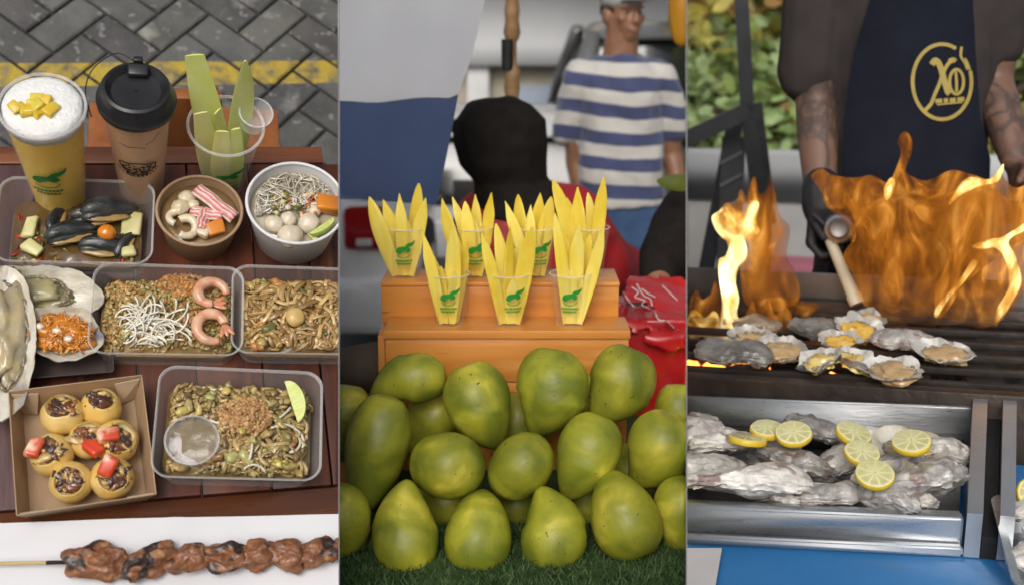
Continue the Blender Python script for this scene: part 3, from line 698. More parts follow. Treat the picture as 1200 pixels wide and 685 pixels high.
shrimp('shrimp', 'lower curled pink shrimp with its tail on the sprouts', P2(249, 383, .05) @ RZ(230), .021, flip=-1)
q = MB()
for x, y in ((245, 352), (249, 392), (252, 397), (258, 356), (150, 395), (165, 330)):
    p = IV2 @ L(x, y, .048); q.cur = (.06, .16, .02); q.ell(p, (.003, .002, .0015), 6, 4, .3, 2, x)
stuff(q, 'spring_onion', 'tiny green spring onion bits around the shrimps', 'herbs', X2, VCW)
# tray 3: flat noodles
X3 = tray('plastic_tray', 'clear plastic tray of brown stir fried flat noodles', 361, 362, .2, .133, .05, -2)
f3 = heapf(.172, .112, .024, .016, 13)
q = heap(f3, .178, .114, .02); q.c = [(.2, .12, .04)]*len(q.v)
NC = [(.5, .32, .12), (.58, .39, .16), (.4, .24, .08), (.62, .44, .2), (.45, .29, .1), (.34, .2, .07)]
k = noodles(210, .0032, lambda x, y: abs(x) < .083 and abs(y) < .052, f3, NC, 12, (8, 20), .006, .45, .26, .009); q.cur = (1, 1, 1)
n0 = len(q.v); q.v += k.v; q.c += k.c; q.f += [[i+n0 for i in f] for f in k.f]; q.m += k.m
grains(q, 110, f3, .16, .1, [(.5, .22, .06), (.6, .45, .16), (.16, .18, .05), (.3, .17, .06), (.55, .4, .2)], .005, 14, lift=.006, asp=1.4)
stuff(q, 'flat_noodles', 'tangled brown flat noodles with egg and vegetable bits', 'noodles', X3, VCW)
q = MB(); q.ell((0, 0, 0), (.0125, .013, .006), 20, 10, .12, 2, 5); single(q, 'cut_prawn', 'pale round fried egg piece on top of the brown noodles', 'egg piece', P2(346, 371, .053) @ RX(14), mat('egg_piece', (.6, .42, .16), (.5, .3, .08), s=40, rough=.35, coat=.3)).name = 'egg_piece'
# tray 4: pad thai
X4 = tray('plastic_tray', 'largest clear plastic tray, of fried rice noodles with lime wedge and dip cup', 281, 494, .205, .15, .052, -4)
f4 = heapf(.178, .122, .02, .02, 21); IV4 = X4.inverted()
notdip = lambda x, y: (V((x, y))-V(((IV4 @ L(225, 517, .04)).x, (IV4 @ L(225, 517, .04)).y))).length > .032
q = heap(f4, .182, .125, .018); q.c = [(.2, .14, .05)]*len(q.v)
inr = lambda x, y: abs(x) < .086 and abs(y) < .06 and notdip(x, y)
k = noodles(230, .0026, inr, f4, [(.48, .34, .14), (.57, .44, .21), (.38, .26, .1), (.38, .29, .12)], 23, (6, 14), .006, .6, .28, .01)
n0 = len(q.v); q.v += k.v; q.c += k.c; q.f += [[i+n0 for i in f] for f in k.f]; q.m += k.m
grains(q, 300, f4, .17, .115, [(.46, .31, .11), (.54, .41, .17), (.34, .24, .08), (.3, .25, .09), (.22, .14, .06), (.62, .5, .22), (.36, .2, .08)], .0042, 24, lambda x, y: inr(x, y), .009, 2.0)
grains(q, 40, f4, .16, .11, [(.62, .5, .16), (.55, .45, .1), (.45, .42, .16)], .0055, 25, lambda x, y: inr(x, y), .012, 1.6)
stuff(q, 'fried_noodles', 'fried rice noodles mixed with egg, tofu and greens', 'noodles', X4, VCW)
c = IV4 @ L(287, 489, .045); q = MB(); shifted(620, c.x, c.y, .066, .052, [(.5, .28, .11), (.58, .36, .16), (.42, .22, .08)], .0022, 27, lambda x, y: f4(x, y)+.013, .012, 1.3)
stuff(q, 'crushed_peanuts', 'mound of crushed brown peanuts on the fried rice noodles', 'peanuts', X4, VC)
q = MB()
for i, (x, y, a, k) in enumerate(((238, 448, -25, .1), (246, 490, -40, .2), (318, 500, 30, -.1), (322, 492, 38, .05), (350, 507, -60, -.25), (292, 537, 75, .05), (262, 500, -10, .15), (286, 544, 40, -.2), (345, 498, -20, -.2))):
    p = IV4 @ L(x, y, .052); pts = []; an = R(a)
    for j in range(10): pts.append((p.x, p.y, f4(p.x, p.y)+.012)); p.x += math.cos(an)*.0035; p.y += math.sin(an)*.0035; an += k
    q.cur = (.76, .73, .6); q.tube(pts, [.0017]*8+[.0022, .001], 6)
stuff(q, 'bean_sprouts', 'few loose white bean sprouts on the fried rice noodles', 'bean sprouts', X4, VCW)
p = L(341, 470, .05); limewedge(.03, 'lime_wedge', 'slim lime wedge leaning on the right wall of the largest tray', T(p.x, p.y, .05) @ RZ(14) @ RY(42), 70)
p = L(225, 517, .04)
dc = thing('dip_cup', 'small round lidded plastic cup of dip in the largest tray', 'sauce cup', T(p.x, p.y, .012))
q = MB(); q.lathe([(.026, 0), (.031, .03), (.0325, .031)], 40, cap1=False); q.build('cup_body', CLEAR, dc, smooth=50)
q = MB(); q.lathe([(.0255, .002), (.0285, .017), (.02, .0185), (.001, .0185)], 32, cap1=False); q.build('dip', mat('pale_dip', (.6, .56, .55), (.26, .16, .09), (.12, .07, .04), s=60, rough=.4, lo=.5, hi=.62, bump=.4, bs=150), dc)
q = MB(); q.lathe([(.0335, .029), (.0338, .034), (.031, .035), (.029, .0325), (.001, .0325)], 40, cap0=False, cap1=False); q.build('lid', plastic('lid_plastic', base=.05, edge=.4, rough=.15), dc, smooth=40)
q = MB(); q.tube([(math.cos(R(a))*.0325, math.sin(R(a))*.0325, .0345) for a in range(0, 361, 8)], .0014, 6, False); q.build('rim', RIMP, dc)
# --- oysters
NACRE = mat('oyster_nacre', (.66, .63, .56), (.52, .46, .34), (.2, .2, .27), s=17, stretch=(1, 2, 1), rough=.25, coat=.4, bump=.45, bs=40, lo=.4, hi=.55)
OUTER = mat('oyster_outer_shell', (.36, .34, .3), (.15, .14, .13), (.55, .52, .47), s=50, rough=.75, bump=.8, bs=40)
def oyster_mesh(Ln, W, seed, depth=.3, ruffle=.12, rings=7, lift=.3):
    """cupped half shell: a teardrop edge, layered ruffled outside, hollow inside; returns outer, inner, inner-height"""
    def rad(a):
        c = math.cos(a); base = 1/math.sqrt((c/(Ln/2))**2+(math.sin(a)/(W/2))**2)
        if c < 0: base *= 1+.16*(-c)**6
        return base*(1+ruffle*noise.noise(V((math.cos(a)*1.6+seed*3, math.sin(a)*1.6, seed)))+ruffle*.5*noise.noise(V((math.cos(a)*6+seed, math.sin(a)*6, seed*2)))+ruffle*.22*noise.noise(V((math.cos(a)*15+seed, math.sin(a)*15, seed*2))))
    n = 48
    def edge(a): return W*lift*.25*(noise.noise(V((math.cos(a)*1.3, math.sin(a)*1.3, seed*5)))+.25*noise.noise(V((math.cos(a)*7, math.sin(a)*7, seed))))
    out = MB(); loops = []
    for i in range(rings*2):
        t = i/(rings*2-1); k = .25+.75*t; step = (i % 2)*.012*W
        lp = []
        for j in range(n):
            a = 2*PI*j/n; r = rad(a)*k*(1+.03*noise.noise(V((a*2, i*1.7, seed)))); lp.append(V((math.cos(a)*r, math.sin(a)*r, -depth*W*(1-k**2.2)+edge(a)*t-step)))
        loops.append(lp)
    inn = MB(); il = []
    for i in range(8):
        t = 1-i/7*.985; lp = []
        for j in range(n):
            a = 2*PI*j/n; r = rad(a)*t*.985; lp.append(V((math.cos(a)*r, math.sin(a)*r, -depth*.72*W*(1-t**2.6)+edge(a)*t+.0006+.01*W*noise.noise(V((math.cos(a)*r*60, math.sin(a)*r*60, seed))))))
        il.append(lp)
    loops.append([p.copy() for p in il[0]])
    out.loft(loops, caps=False); out.f.append(list(range(n))[::-1]); out.m.append(0); inn.loft(il, caps=False); inn.f.append([7*n+j for j in range(n)]); inn.m.append(0)
    return out, inn
def flesh(Ln, W, seed, z, th=.18, wob=.35):
    q = MB(); q.ell((0, 0, z), (Ln/2, W/2, W*th), 28, 16, wob*1.5, 2.6, seed); k = 1 if Ln > .05 else .35
    q.rough(W*.06*k, 1.6/W, seed); q.rough(W*.025*k, 6/W, seed+1); return q
MANTLE = mat('oyster_mantle', (.16, .13, .09), (.3, .25, .16), (.08, .07, .06), s=60, rough=.25, coat=.5)
def oyster(label, X, Ln, W, seed, fl, cat='oyster', group=None, top=None, inm=None, outm=None, fo=(0, 0), fs=(.6, .62), depth=.3, lift=.3, ruffle=.12):
    t = thing('oyster', label, cat, X, group); a, b = oyster_mesh(Ln, W, seed, depth, lift=lift, ruffle=ruffle)
    a.build('shell', outm or OUTER, t); b.build('shell_lining', inm or NACRE, t)
    if fl:
        q = flesh(Ln*fs[0], W*fs[1], seed, 0); q.build('flesh', fl, t, loc=(fo[0]*Ln, fo[1]*W, -depth*.5*W)); a_, b_ = Ln*fs[0]*.5, W*fs[1]*.5; q = MB(); q.tube([(math.cos(R(k))*a_*(.96+.05*math.sin(k*.21+seed)), math.sin(R(k))*b_*(.96+.07*math.sin(k*.17)), W*(.03+.035*math.sin(k*.29+seed))) for k in range(0, 361, 6)], W*.035, 6); q.build('mantle', MANTLE, t, loc=(fo[0]*Ln, fo[1]*W, -depth*.5*W))
    if top:
        q = MB(); rn = random.Random(seed)
        q.cur = (.62, .21, .015); q.ell((-.03*Ln, 0, -.05*W), (Ln*.35, W*.3, W*.1), 26, 14, .6, 2.2, seed); q.ell((.1*Ln, .06*W, -.03*W), (Ln*.2, W*.2, W*.09), 20, 12, .6, 2.2, seed+3)
        for i in range(200):
            aa = rn.uniform(0, 6.28); r = math.sqrt(rn.random()); g = rn.uniform(.75, 1.2); q.cur = tuple(v*g for v in rn.choice(top))
            q.ell((math.cos(aa)*r*Ln*.36, math.sin(aa)*r*W*.34, -.02*W+.06*W*(1-r)+rn.uniform(0, .003)), (rn.uniform(.004, .011), rn.uniform(.0008, .0016), .0009), 6, 4, .5, 2, i, RZ(rn.uniform(0, 360)) @ RY(rn.uniform(-25, 25)))
        q.cur = (.8, .74, .6); [q.ell((x*Ln, y*W, .05*W), (.006, .005, .003), 10, 8, .4, 3, 7) for x, y in ((-.05, .02), (-.25, .05), (.1, -.1))]
        q.build('topping', VCW, t)
    return t
FG = mat('oyster_flesh', (.42, .36, .17), (.27, .25, .14), (.6, .52, .28), s=30, rough=.22, coat=.6, bump=.2, bs=40, sss=.15)
FG2 = mat('oyster_flesh_grey', (.46, .36, .18), (.24, .21, .15), (.62, .5, .28), s=30, rough=.22, coat=.6, bump=.2, bs=40)
q = MB(); lo = [rrect(.15, .128, .004, 3, .001), rrect(.17, .148, .004, 3, .026), rrect(.168, .146, .004, 3, .026), rrect(.148, .126, .004, 3, .002)]
q.loft(lo, caps=False); q.add(rrect(.148, .126, .004, 3, .002), [list(range(16))]); p = L(50, 384, .02)
single(q, 'oyster_tray', 'shallow dark brown paper tray under the large oysters', 'paper tray', T(p.x, p.y, 0.0005) @ RZ(4), mat('dark_card', (.045, .03, .025), (.065, .045, .038), s=30, rough=.7), smooth=30)
def OY(x, y, z): p = L(x, y, z); return T(p.x, p.y, p.z)
oyster('large open oyster with grey green flesh, topmost of the three by the fried rice', OY(55, 343, .036) @ RZ(-4) @ RX(10), .155, .076, 11, FG, fo=(-.12, .02), fs=(.6, .62))
oyster('large oyster covered with orange shredded cheese on the dark paper tray', OY(72, 390, .042) @ RZ(-10) @ RX(6), .106, .075, 12, FG2, top=[(.7, .26, .02), (.75, .34, .05), (.62, .2, .015)])
oyster('long oyster standing on the table edge of the photo, pointing down beside the cheese oyster', OY(4, 394, .05) @ RZ(92) @ RX(0) @ RY(-6), .195, .078, 13, FG2, fo=(.03, 0), fs=(.76, .72))
# --- kraft box of stuffed balls
p0 = L(96, 519, .042); KX2 = T(p0.x, p0.y, .0008) @ RZ(7)
kb = thing('paper_box', 'square open brown paper box holding seven stuffed pancake balls', 'paper box', KX2)
w, d, hh = .158, .162, .045; th = .0012
q = MB()
def side(pts, nrm):
    q.add([V(p) for p in pts]+[V(p)+V(nrm)*th for p in pts], [[0, 1, 2, 3], [7, 6, 5, 4], [0, 4, 5, 1], [1, 5, 6, 2], [2, 6, 7, 3], [3, 7, 4, 0]])
a, bb = .86*w/2, .86*d/2; A, B = w/2, d/2
side([(-a, -bb, .001), (a, -bb, .001), (A, -B, hh), (-A, -B, hh)], (0, 1, 0)); side([(-a, bb, .001), (a, bb, .001), (A, B, hh), (-A, B, hh)], (0, -1, 0))
side([(-a, -bb, .001), (-a, bb, .001), (-A, B, hh), (-A, -B, hh)], (1, 0, 0)); side([(a, -bb, .001), (a, bb, .001), (A, B, hh), (A, -B, hh)], (-1, 0, 0))
q.box(-a, a, -bb, bb, 0, .0015); q.build('wall', KRAFTI, kb, smooth=False)
for sx in (-1, 1):
    for sy in (-1, 1):
        e = MB(); e.add([V((sx*a, sy*bb, .004)), V((sx*(A-.003), sy*(B-.003), hh-.004)), V((sx*(A-.034), sy*(B-.004), hh-.008)), V((sx*(a-.018), sy*(bb-.006), .006))], [[0, 1, 2, 3]])
        e.v += [v+V((0, -sy*.0012, 0)) for v in e.v]; e.c += e.c[:]; e.f.append([7, 6, 5, 4]); e.f += [[i, i+4, (i+1) % 4+4, (i+1) % 4] for i in range(4)]; e.m += [0]*5
        e.build('corner_fold', mat('kraft_fold', (.5, .37, .25), (.43, .31, .2), s=30, rough=.7), kb, smooth=False)
BALL = mat('pancake_ball', (.68, .44, .11), (.74, .55, .22), (.4, .17, .04), s=38, rough=.4, bump=.15, bs=50, lo=.4, hi=.68, coat=.1)
BTOP = mat('pancake_cut', (.68, .55, .3), (.6, .42, .16), s=25, rough=.45)
SAUCE = mat('brown_sauce', (.1, .03, .012), (.2, .07, .022), s=60, rough=.15, coat=.6)
FILL = [(.22, .075, .025), (.14, .045, .018), (.35, .15, .05), (.06, .03, .022), (.5, .3, .1), (.08, .05, .045), (.6, .42, .16)]
REDP = mat('red_crab_piece', (.6, .05, .015), (.62, .08, .025), (.82, .6, .42), s=36, rough=.3, coat=.4, lo=.4, hi=.55)
for i, (x, y, r, tx, ty, red, lab) in enumerate(((73, 484, .0265, -14, -4, 0, 'stuffed pancake ball in the back left corner of the paper box'), (118, 475, .025, -16, 8, 0, 'stuffed pancake ball in the back right corner of the paper box'), (60, 530, .026, 8, -16, 1, 'pancake ball with a red and white crab chunk at its left'), (103, 512, .024, 0, 0, 2, 'dark topped pancake ball in the middle of the paper box'),
        (136, 515, .027, 6, 22, 3, 'pale smooth pancake ball with red sauce by the right wall of the box'), (83, 562, .0255, 18, -4, 0, 'pancake ball with brown filling at the front left of the box'), (131, 558, .0265, 16, 8, 4, 'pancake ball with a red crab chunk at the front right of the box'))):
    p = L(x, y, .034); t = thing('pancake_ball', lab, 'pancake ball', T(p.x, p.y, r+.003) @ RX(tx) @ RY(ty), 'pancake balls in the paper box')
    q = MB(); pr = [(math.sin(R(u))*r, -math.cos(R(u))*r*.95) for u in range(4, 136, 8)]; rr, zz = pr[-1]; pr += [(rr*.93, zz+.0025), (rr*.82, zz-.0005), (rr*.6, zz-.004), (.001, zz-.005)]
    q.lathe(pr[:-4]+pr[-4:-2], 32, wob=.06, seed=i, cap1=False); q.build('shell', BALL, t)
    q = MB(); q.lathe(pr[-4:], 32, wob=.06, seed=i, cap0=False); q.build('cut_face', BTOP, t)
    rn = random.Random(i); q = MB()
    ox, oy = rn.uniform(-.004, .004), rn.uniform(-.006, .002)
    for k in range(46):
        aa = rn.uniform(0, 6.28); u = math.sqrt(rn.random())*rr*.72; g = rn.uniform(.7, 1.3); q.cur = tuple(v*g for v in rn.choice(FILL)); s = rn.uniform(.0015, .0045); s = s*1.5 if k < 8 else s
        q.ell((ox+math.cos(aa)*u, oy+math.sin(aa)*u*.85, zz-.002+rn.uniform(0, .004)), (s*rn.uniform(1.2, 2.4), s, s*.55), 8, 6, .8, 1.6, k, RZ(rn.uniform(0, 360)) @ RX(rn.uniform(-40, 40)))
    q.build('filling', VCW, t)
    q = MB(); q.ell((ox*1.5, oy-rr*.2, zz-.0005), (rr*.66, rr*.5, .0042), 22, 12, .7, 2, i*2+1); q.build('sauce', SAUCE, t)
    if red:
        q = chunk(.026, .018, .012, i, .004); q.build('crab_chunk', REDP, t, loc=((-.012, .004, zz+.006), (.008, -.018, zz+.002), (-.016, .0, zz+.004), (-.006, .012, zz+.006))[red-1], rot=(.2, .3, .3+red))
# --- paper and skewer
y0 = L(200, 612).y; y1 = L(200, 690).y-.1
q = MB(); nx, ny = 60, 20; vs = []
for j in range(ny+1):
    for i in range(nx+1):
        x = xl+.01+(xr-xl-.02)*i/nx; y = y0+(y1-y0)*j/ny+.006*math.sin(i*.08)*(1-j/ny); yc = L(200, 632).y
        z = .003+.0025*noise.noise(V((x*9, y*9, 1)))+.004*math.exp(-((y-yc)/.004)**2)+(.006*(y-yc)/(y0-yc) if y > yc else 0)+.003*math.exp(-((x-L(207, 650).x)/.004)**2)
        vs.append((x, y, z))
q.add(vs, [[j*(nx+1)+i, j*(nx+1)+i+1, (j+1)*(nx+1)+i+1, (j+1)*(nx+1)+i] for j in range(ny) for i in range(nx)])
single(q, 'paper_sheet', 'creased white paper sheet along the front of the table', 'paper', M(), mat('white_paper', (.67, .67, .7), (.62, .62, .65), s=6, rough=.6, bump=.05, bs=30))
p = L(240, 655, .016); sk = thing('meat_skewer', 'grilled brown meat skewer on a bamboo stick lying on the white paper', 'skewer', (p.x, p.y, p.z)); iv3 = sk.matrix_basis.inverted()
q = MB(); q.tube([L(-60, 661, .012), L(78, 658, .016), L(240, 654, .018), L(430, 648, .018)], .0022, 8)
tpart('stick', q, mat('bamboo', (.55, .4, .19), (.46, .32, .14), s=10, stretch=(1, 20, 20), rough=.5), sk, iv3, True)
q = MB(); q.tube([L(54, 658.6, .0155), L(80, 658, .016)], .0025, 8); tpart('charred_stick', q, mat('char', (.012, .01, .009), s=40, rough=.8), sk, iv3, True)
MEAT = mat('grilled_meat', (.3, .12, .045), (.17, .06, .022), (.48, .25, .1), s=40, rough=.45, bump=.5, bs=110, coat=.35, lo=.36, hi=.6, speck=(.03, .013, .008), sps=30, spt=.56)
for i, (xa, xb, y, hw, rz) in enumerate(((80, 146, 657, 23, -5), (144, 205, 659, 20, 22), (198, 250, 653, 20, 12), (242, 288, 651, 20, -8), (280, 322, 649, 19, 10), (312, 360, 650, 21, -14), (350, 396, 647, 19, 8), (390, 440, 646, 19, -6))):
    c = L((xa+xb)/2, y, .018); sc = LEFT.sc(c); q = MB()
    q.ell((0, 0, 0), ((xb-xa)/2*sc*1.08, hw*sc*.86, .013), 44, 30, .5, 1.5, i*3+2)
    q.rough(.0028, 60, i); q.rough(.0014, 170, i+3); o = q.build('meat_chunk', MEAT, sk); o.matrix_basis = iv3 @ M.Translation(c) @ RZ(rz)
# =================================================================== MIDDLE: green mango stall on a street
CUR[0] = MID; W = MID.y; WZ = MID.z; I4 = M()
TZ = .85
# turf covered table
GRASS = mat('turf_green', (.02, .045, .01), (.035, .075, .014), (.05, .09, .02), s=30, rough=.9)
st = thing('turf_table', 'market table covered in dark green artificial turf under the mangoes', 'table', (0, 1.75, 0)); ivt = st.matrix_basis.inverted()
xa, xb = WZ(397, 600, TZ).x-.25, WZ(804, 600, TZ).x+.25
q = MB(); q.box(xa, xb, 1.33, 2.25, TZ-.05, TZ-.012, .01); tpart('table_top', q, WOODR, st, ivt)
for x in (xa+.05, xb-.05):
    for y in (1.4, 2.2): q = MB(); q.box(x-.02, x+.02, y-.02, y+.02, 0, TZ-.05, .003); tpart('leg', q, WOODR, st, ivt)
q = MB(); nx, ny = 70, 50; vs = []
for j in range(ny+1):
    for i in range(nx+1): x = xa+(xb-xa)*i/nx; y = 1.325+.93*j/ny; vs.append((x, y, TZ-.006+.006*noise.noise(V((x*14, y*14, 0)))))
q.add(vs, [[j*(nx+1)+i, j*(nx+1)+i+1, (j+1)*(nx+1)+i+1, (j+1)*(nx+1)+i] for j in range(ny) for i in range(nx)]); tpart('turf_mat', q, GRASS, st, ivt, True)
q = MB()
for i in range(26000):
    x = U(xa, xb); y = 1.33+.45*rnd.random()**1.2; z = TZ-.008; a = U(0, 6.28); h = U(.006, .016); g = U(.6, 1.5); dx, dy = math.cos(a)*.0016, math.sin(a)*.0016; lx, ly = U(-.012, .012), U(-.012, .012)
    q.cur = (.04*g, .085*g, .018*g); q.add([(x-dx, y-dy, z), (x+dx, y+dy, z), (x+lx, y+ly, z+h)], [[0, 1, 2]])
o = q.build('turf_blades', mat('turf_blade', (1, 1, 1), (.8, .8, .8), s=30, rough=.7, vcol=True), st, smooth=False); o.matrix_basis = ivt; o['kind'] = 'stuff'
# stepped display stand
OW = mat('stand_wood', (.72, .31, .065), (.58, .22, .038), (.76, .38, .1), s=3.2, stretch=(.7, 6, 7), rough=.35, bump=.12, bs=7, coat=.15, lo=.3, hi=.62, rnd=.08, speck=(.3, .09, .02), sps=9, spt=.72)
Y1, Y2, Y3 = 1.90, 1.99, 2.10
z1 = W(590, 387, Y1).z; z2 = W(590, 331, Y2).z
sx0, sx1 = W(449, 387, Y1).x, W(739, 387, Y1).x; tx0, tx1 = W(446, 330, Y2).x, W(726, 330, Y2).x
sd = thing('display_stand', 'orange wooden two step display stand holding cups of mango spears', 'display stand', ((sx0+sx1)/2, 1.95, TZ)); ivs = sd.matrix_basis.inverted()
q = MB(); q.box(sx0, sx1, Y1, Y2+.004, z1-.014, z1, .002); tpart('lower_shelf', q, OW, sd, ivs)
q = MB(); q.box(sx0+.002, sx1-.002, Y1+.006, Y1+.02, z1-.09, z1-.0155, .002); tpart('front_board', q, OW, sd, ivs)
q = MB(); q.box(sx0+.002, sx1-.002, Y1+.008, Y1+.022, TZ, z1-.092, .002); tpart('front_board', q, OW, sd, ivs)
q = MB(); q.box(tx0, tx1, Y2+.0055, Y2+.018, z1-.012, z2-.008, .002); tpart('riser_board', q, OW, sd, ivs)
q = MB(); q.box(tx0-.001, tx1+.001, Y2+.003, Y3+.006, z2-.0075, z2, .002); tpart('upper_shelf', q, OW, sd, ivs)
for x in (tx0, tx1-.012): q = MB(); q.box(x, x+.012, Y1+.025, Y3, TZ, z1-.0155, .002); tpart('side_board', q, OW, sd, ivs)
for x in (tx0+.001, tx1-.013): q = MB(); q.box(x, x+.012, Y2+.019, Y3, z1-.01, z2-.009, .002); tpart('side_board', q, OW, sd, ivs)
# cups of mango spears
YM = mat('ripe_mango_flesh', (.8, .6, .06), (.84, .7, .16), (.74, .5, .03), s=30, stretch=(1, 1, .3), rough=.42, spec=.3)
YM2 = mat('ripe_mango_edge', (.74, .52, .035), (.8, .63, .09), s=26, rough=.42, spec=.3, rnd=.08)
CUPY = plastic('small_cup_plastic', (.95, .92, .7), base=.02, edge=.2)
EMB = mat('print_bright_green', (.015, .25, .03), (.02, .29, .035), s=40, rough=.5)
cups = [(475, 330, 2, 'back cup farthest left', [(433, 231), (449, 234), (468, 227), (491, 215), (499, 232)]),
        (556, 327, 2, 'back cup behind the front left cup', [(518, 233), (530, 231), (545, 236), (557, 228), (576, 226)]),
        (628, 327, 2, 'back cup left of the tallest spears', [(592, 236), (607, 228), (622, 240), (633, 226), (646, 231)]),
        (690, 327, 2, 'back cup with the tallest spears', [(648, 211), (664, 232), (677, 219), (689, 226), (708, 206)]),
        (527, 383, 1, 'front left cup', [(496, 273), (509, 300), (531, 268), (547, 282)]),
        (597, 383, 1, 'front middle cup', [(564, 272), (581, 262), (598, 266), (611, 276), (624, 266)]),
        (668, 383, 1, 'front right cup', [(650, 250), (660, 268), (679, 262), (692, 274), (708, 266)])]
ordn = ['leftmost', 'second from left', 'third from left', 'fourth from left', 'rightmost']
for ci, (cx, cy, tier, desc, tips) in enumerate(cups):
    yy = (Y1+.043) if tier == 1 else (Y2+.05); zz = z1 if tier == 1 else z2; p = W(cx, cy, yy); p.z = zz+.0005; X = M.Translation(p) @ RZ(U(-8, 8))
    h, rb, rt = .088, .0235, .0345
    t = thing('spear_cup', 'small clear cup with green emblem, '+desc, 'snack cup', X, 'cups of mango spears on the stand')
    q = MB(); q.lathe([(rb*.9, .002), (rb, 0), (rb+.0006, .004), (rt-.0006, h-.003)], 40, cap1=False); q.build('cup_body', CUPY, t, smooth=50)
    q = MB(); q.tube([(math.cos(R(a))*rt, math.sin(R(a))*rt, h-.0015) for a in range(0, 361, 9)], .0013, 6, False); q.build('rim', RIMP, t)
    logo(t, conesurf(rb+.0007, rt+.0007, h, -84+U(-6, 6)), .0235, EMB, h*.48)
    n = len(tips)
    for k, (tx, ty) in enumerate(tips):
        dy = (.012 if k % 2 else -.012); tip = W(tx, ty, p.y+dy*1.6); bx = (tx-cx)/46*.014; bx = max(-.015, min(.015, bx))
        b = V((p.x+bx, p.y+dy*.7, zz+.004)); q = MB(); an = U(-.5, .5)
        Xi = M.Translation(b); spear(q, V((0, 0, 0)), tip-b, U(.019, .026), .014, (-.009 if tx < cx else .006)*U(.6, 1.6), (math.cos(an), math.sin(an), 0), 16, cut=2 if (k+ci) % 3 else False)
        q.rough(.0006, 60, k+ci); o = q.build('mango_spear', YM2 if (k+ci) % 2 else YM, smooth=60); o.matrix_basis = Xi
        w = ordn[k] if k < n-1 else 'rightmost'; tag(o, f'yellow mango spear, {w}, in the {desc}', 'mango spear', 'yellow mango spears in the cups')
    for k in range(5):     # low pieces filling the cup
        a = k*1.26+ci; b = V((p.x+math.cos(a)*.011, p.y+math.sin(a)*.011, zz+.004)); q = MB(); spear(q, (0, 0, 0), (math.cos(a)*.008, math.sin(a)*.008, U(.075, .1)), .019, .009, .002, (-math.sin(a), math.cos(a), 0), 10)
        o = q.build('mango_spear', YM, smooth=60); o.matrix_basis = M.Translation(b); tag(o, f'short yellow mango piece packed low inside the {desc}', 'mango spear', f'short mango pieces low in the {desc}')
# mangoes
MG = mat('mango_skin', (.135, .16, .014), (.3, .295, .024), (.58, .49, .06), s=14, rough=.43, spec=.4, bump=.12, bs=45, lo=.36, hi=.57, rnd=.16, speck=(.09, .075, .015), sps=130, spt=.7, coat=.0, dist=.4)
def mango(a, b, c, seed):
    """a: half width, c: half depth, b: half length; stalk end up, beak near the lower end"""
    q = MB(); n, k = 40, 28; vs = []
    rn = random.Random(seed); asy = rn.uniform(-.1, .1)
    def P(th, ph):
        z = math.cos(ph); r = math.sin(ph)**.93; r *= 1+.27*z-.12*z*z
        x = math.cos(th)*r; y = math.sin(th)*r; x += (.26+asy)*(z*z-.5)*(1 if z < 0 else .35)
        if z < -.6: x += .3*(-z-.6)
        w = 1+.02*noise.noise(V((x*1.6+seed*3, y*1.6, z*1.6)))+.008*noise.noise(V((x*5+seed, y*6, z*6)))
        if z > .93: z -= .05*(z-.93)/.07
        return V((x*a, y*c, z*b*1.1))*w
    vs.append(P(0, 0))
    for i in range(1, k):
        for j in range(n): vs.append(P(2*PI*j/n, PI*i/k))
    vs.append(P(0, PI)); fs = []; last = len(vs)-1
    for j in range(n): fs.append([0, 1+j, 1+(j+1) % n]); e = 1+(k-2)*n; fs.append([last, e+(j+1) % n, e+j])
    for i in range(k-2):
        for j in range(n): s = 1+i*n+j; e = 1+i*n+(j+1) % n; fs.append([s, s+n, e+n, e])
    q.add(vs, fs); return q
STEM = mat('mango_stem', (.11, .1, .03), s=40, rough=.8)
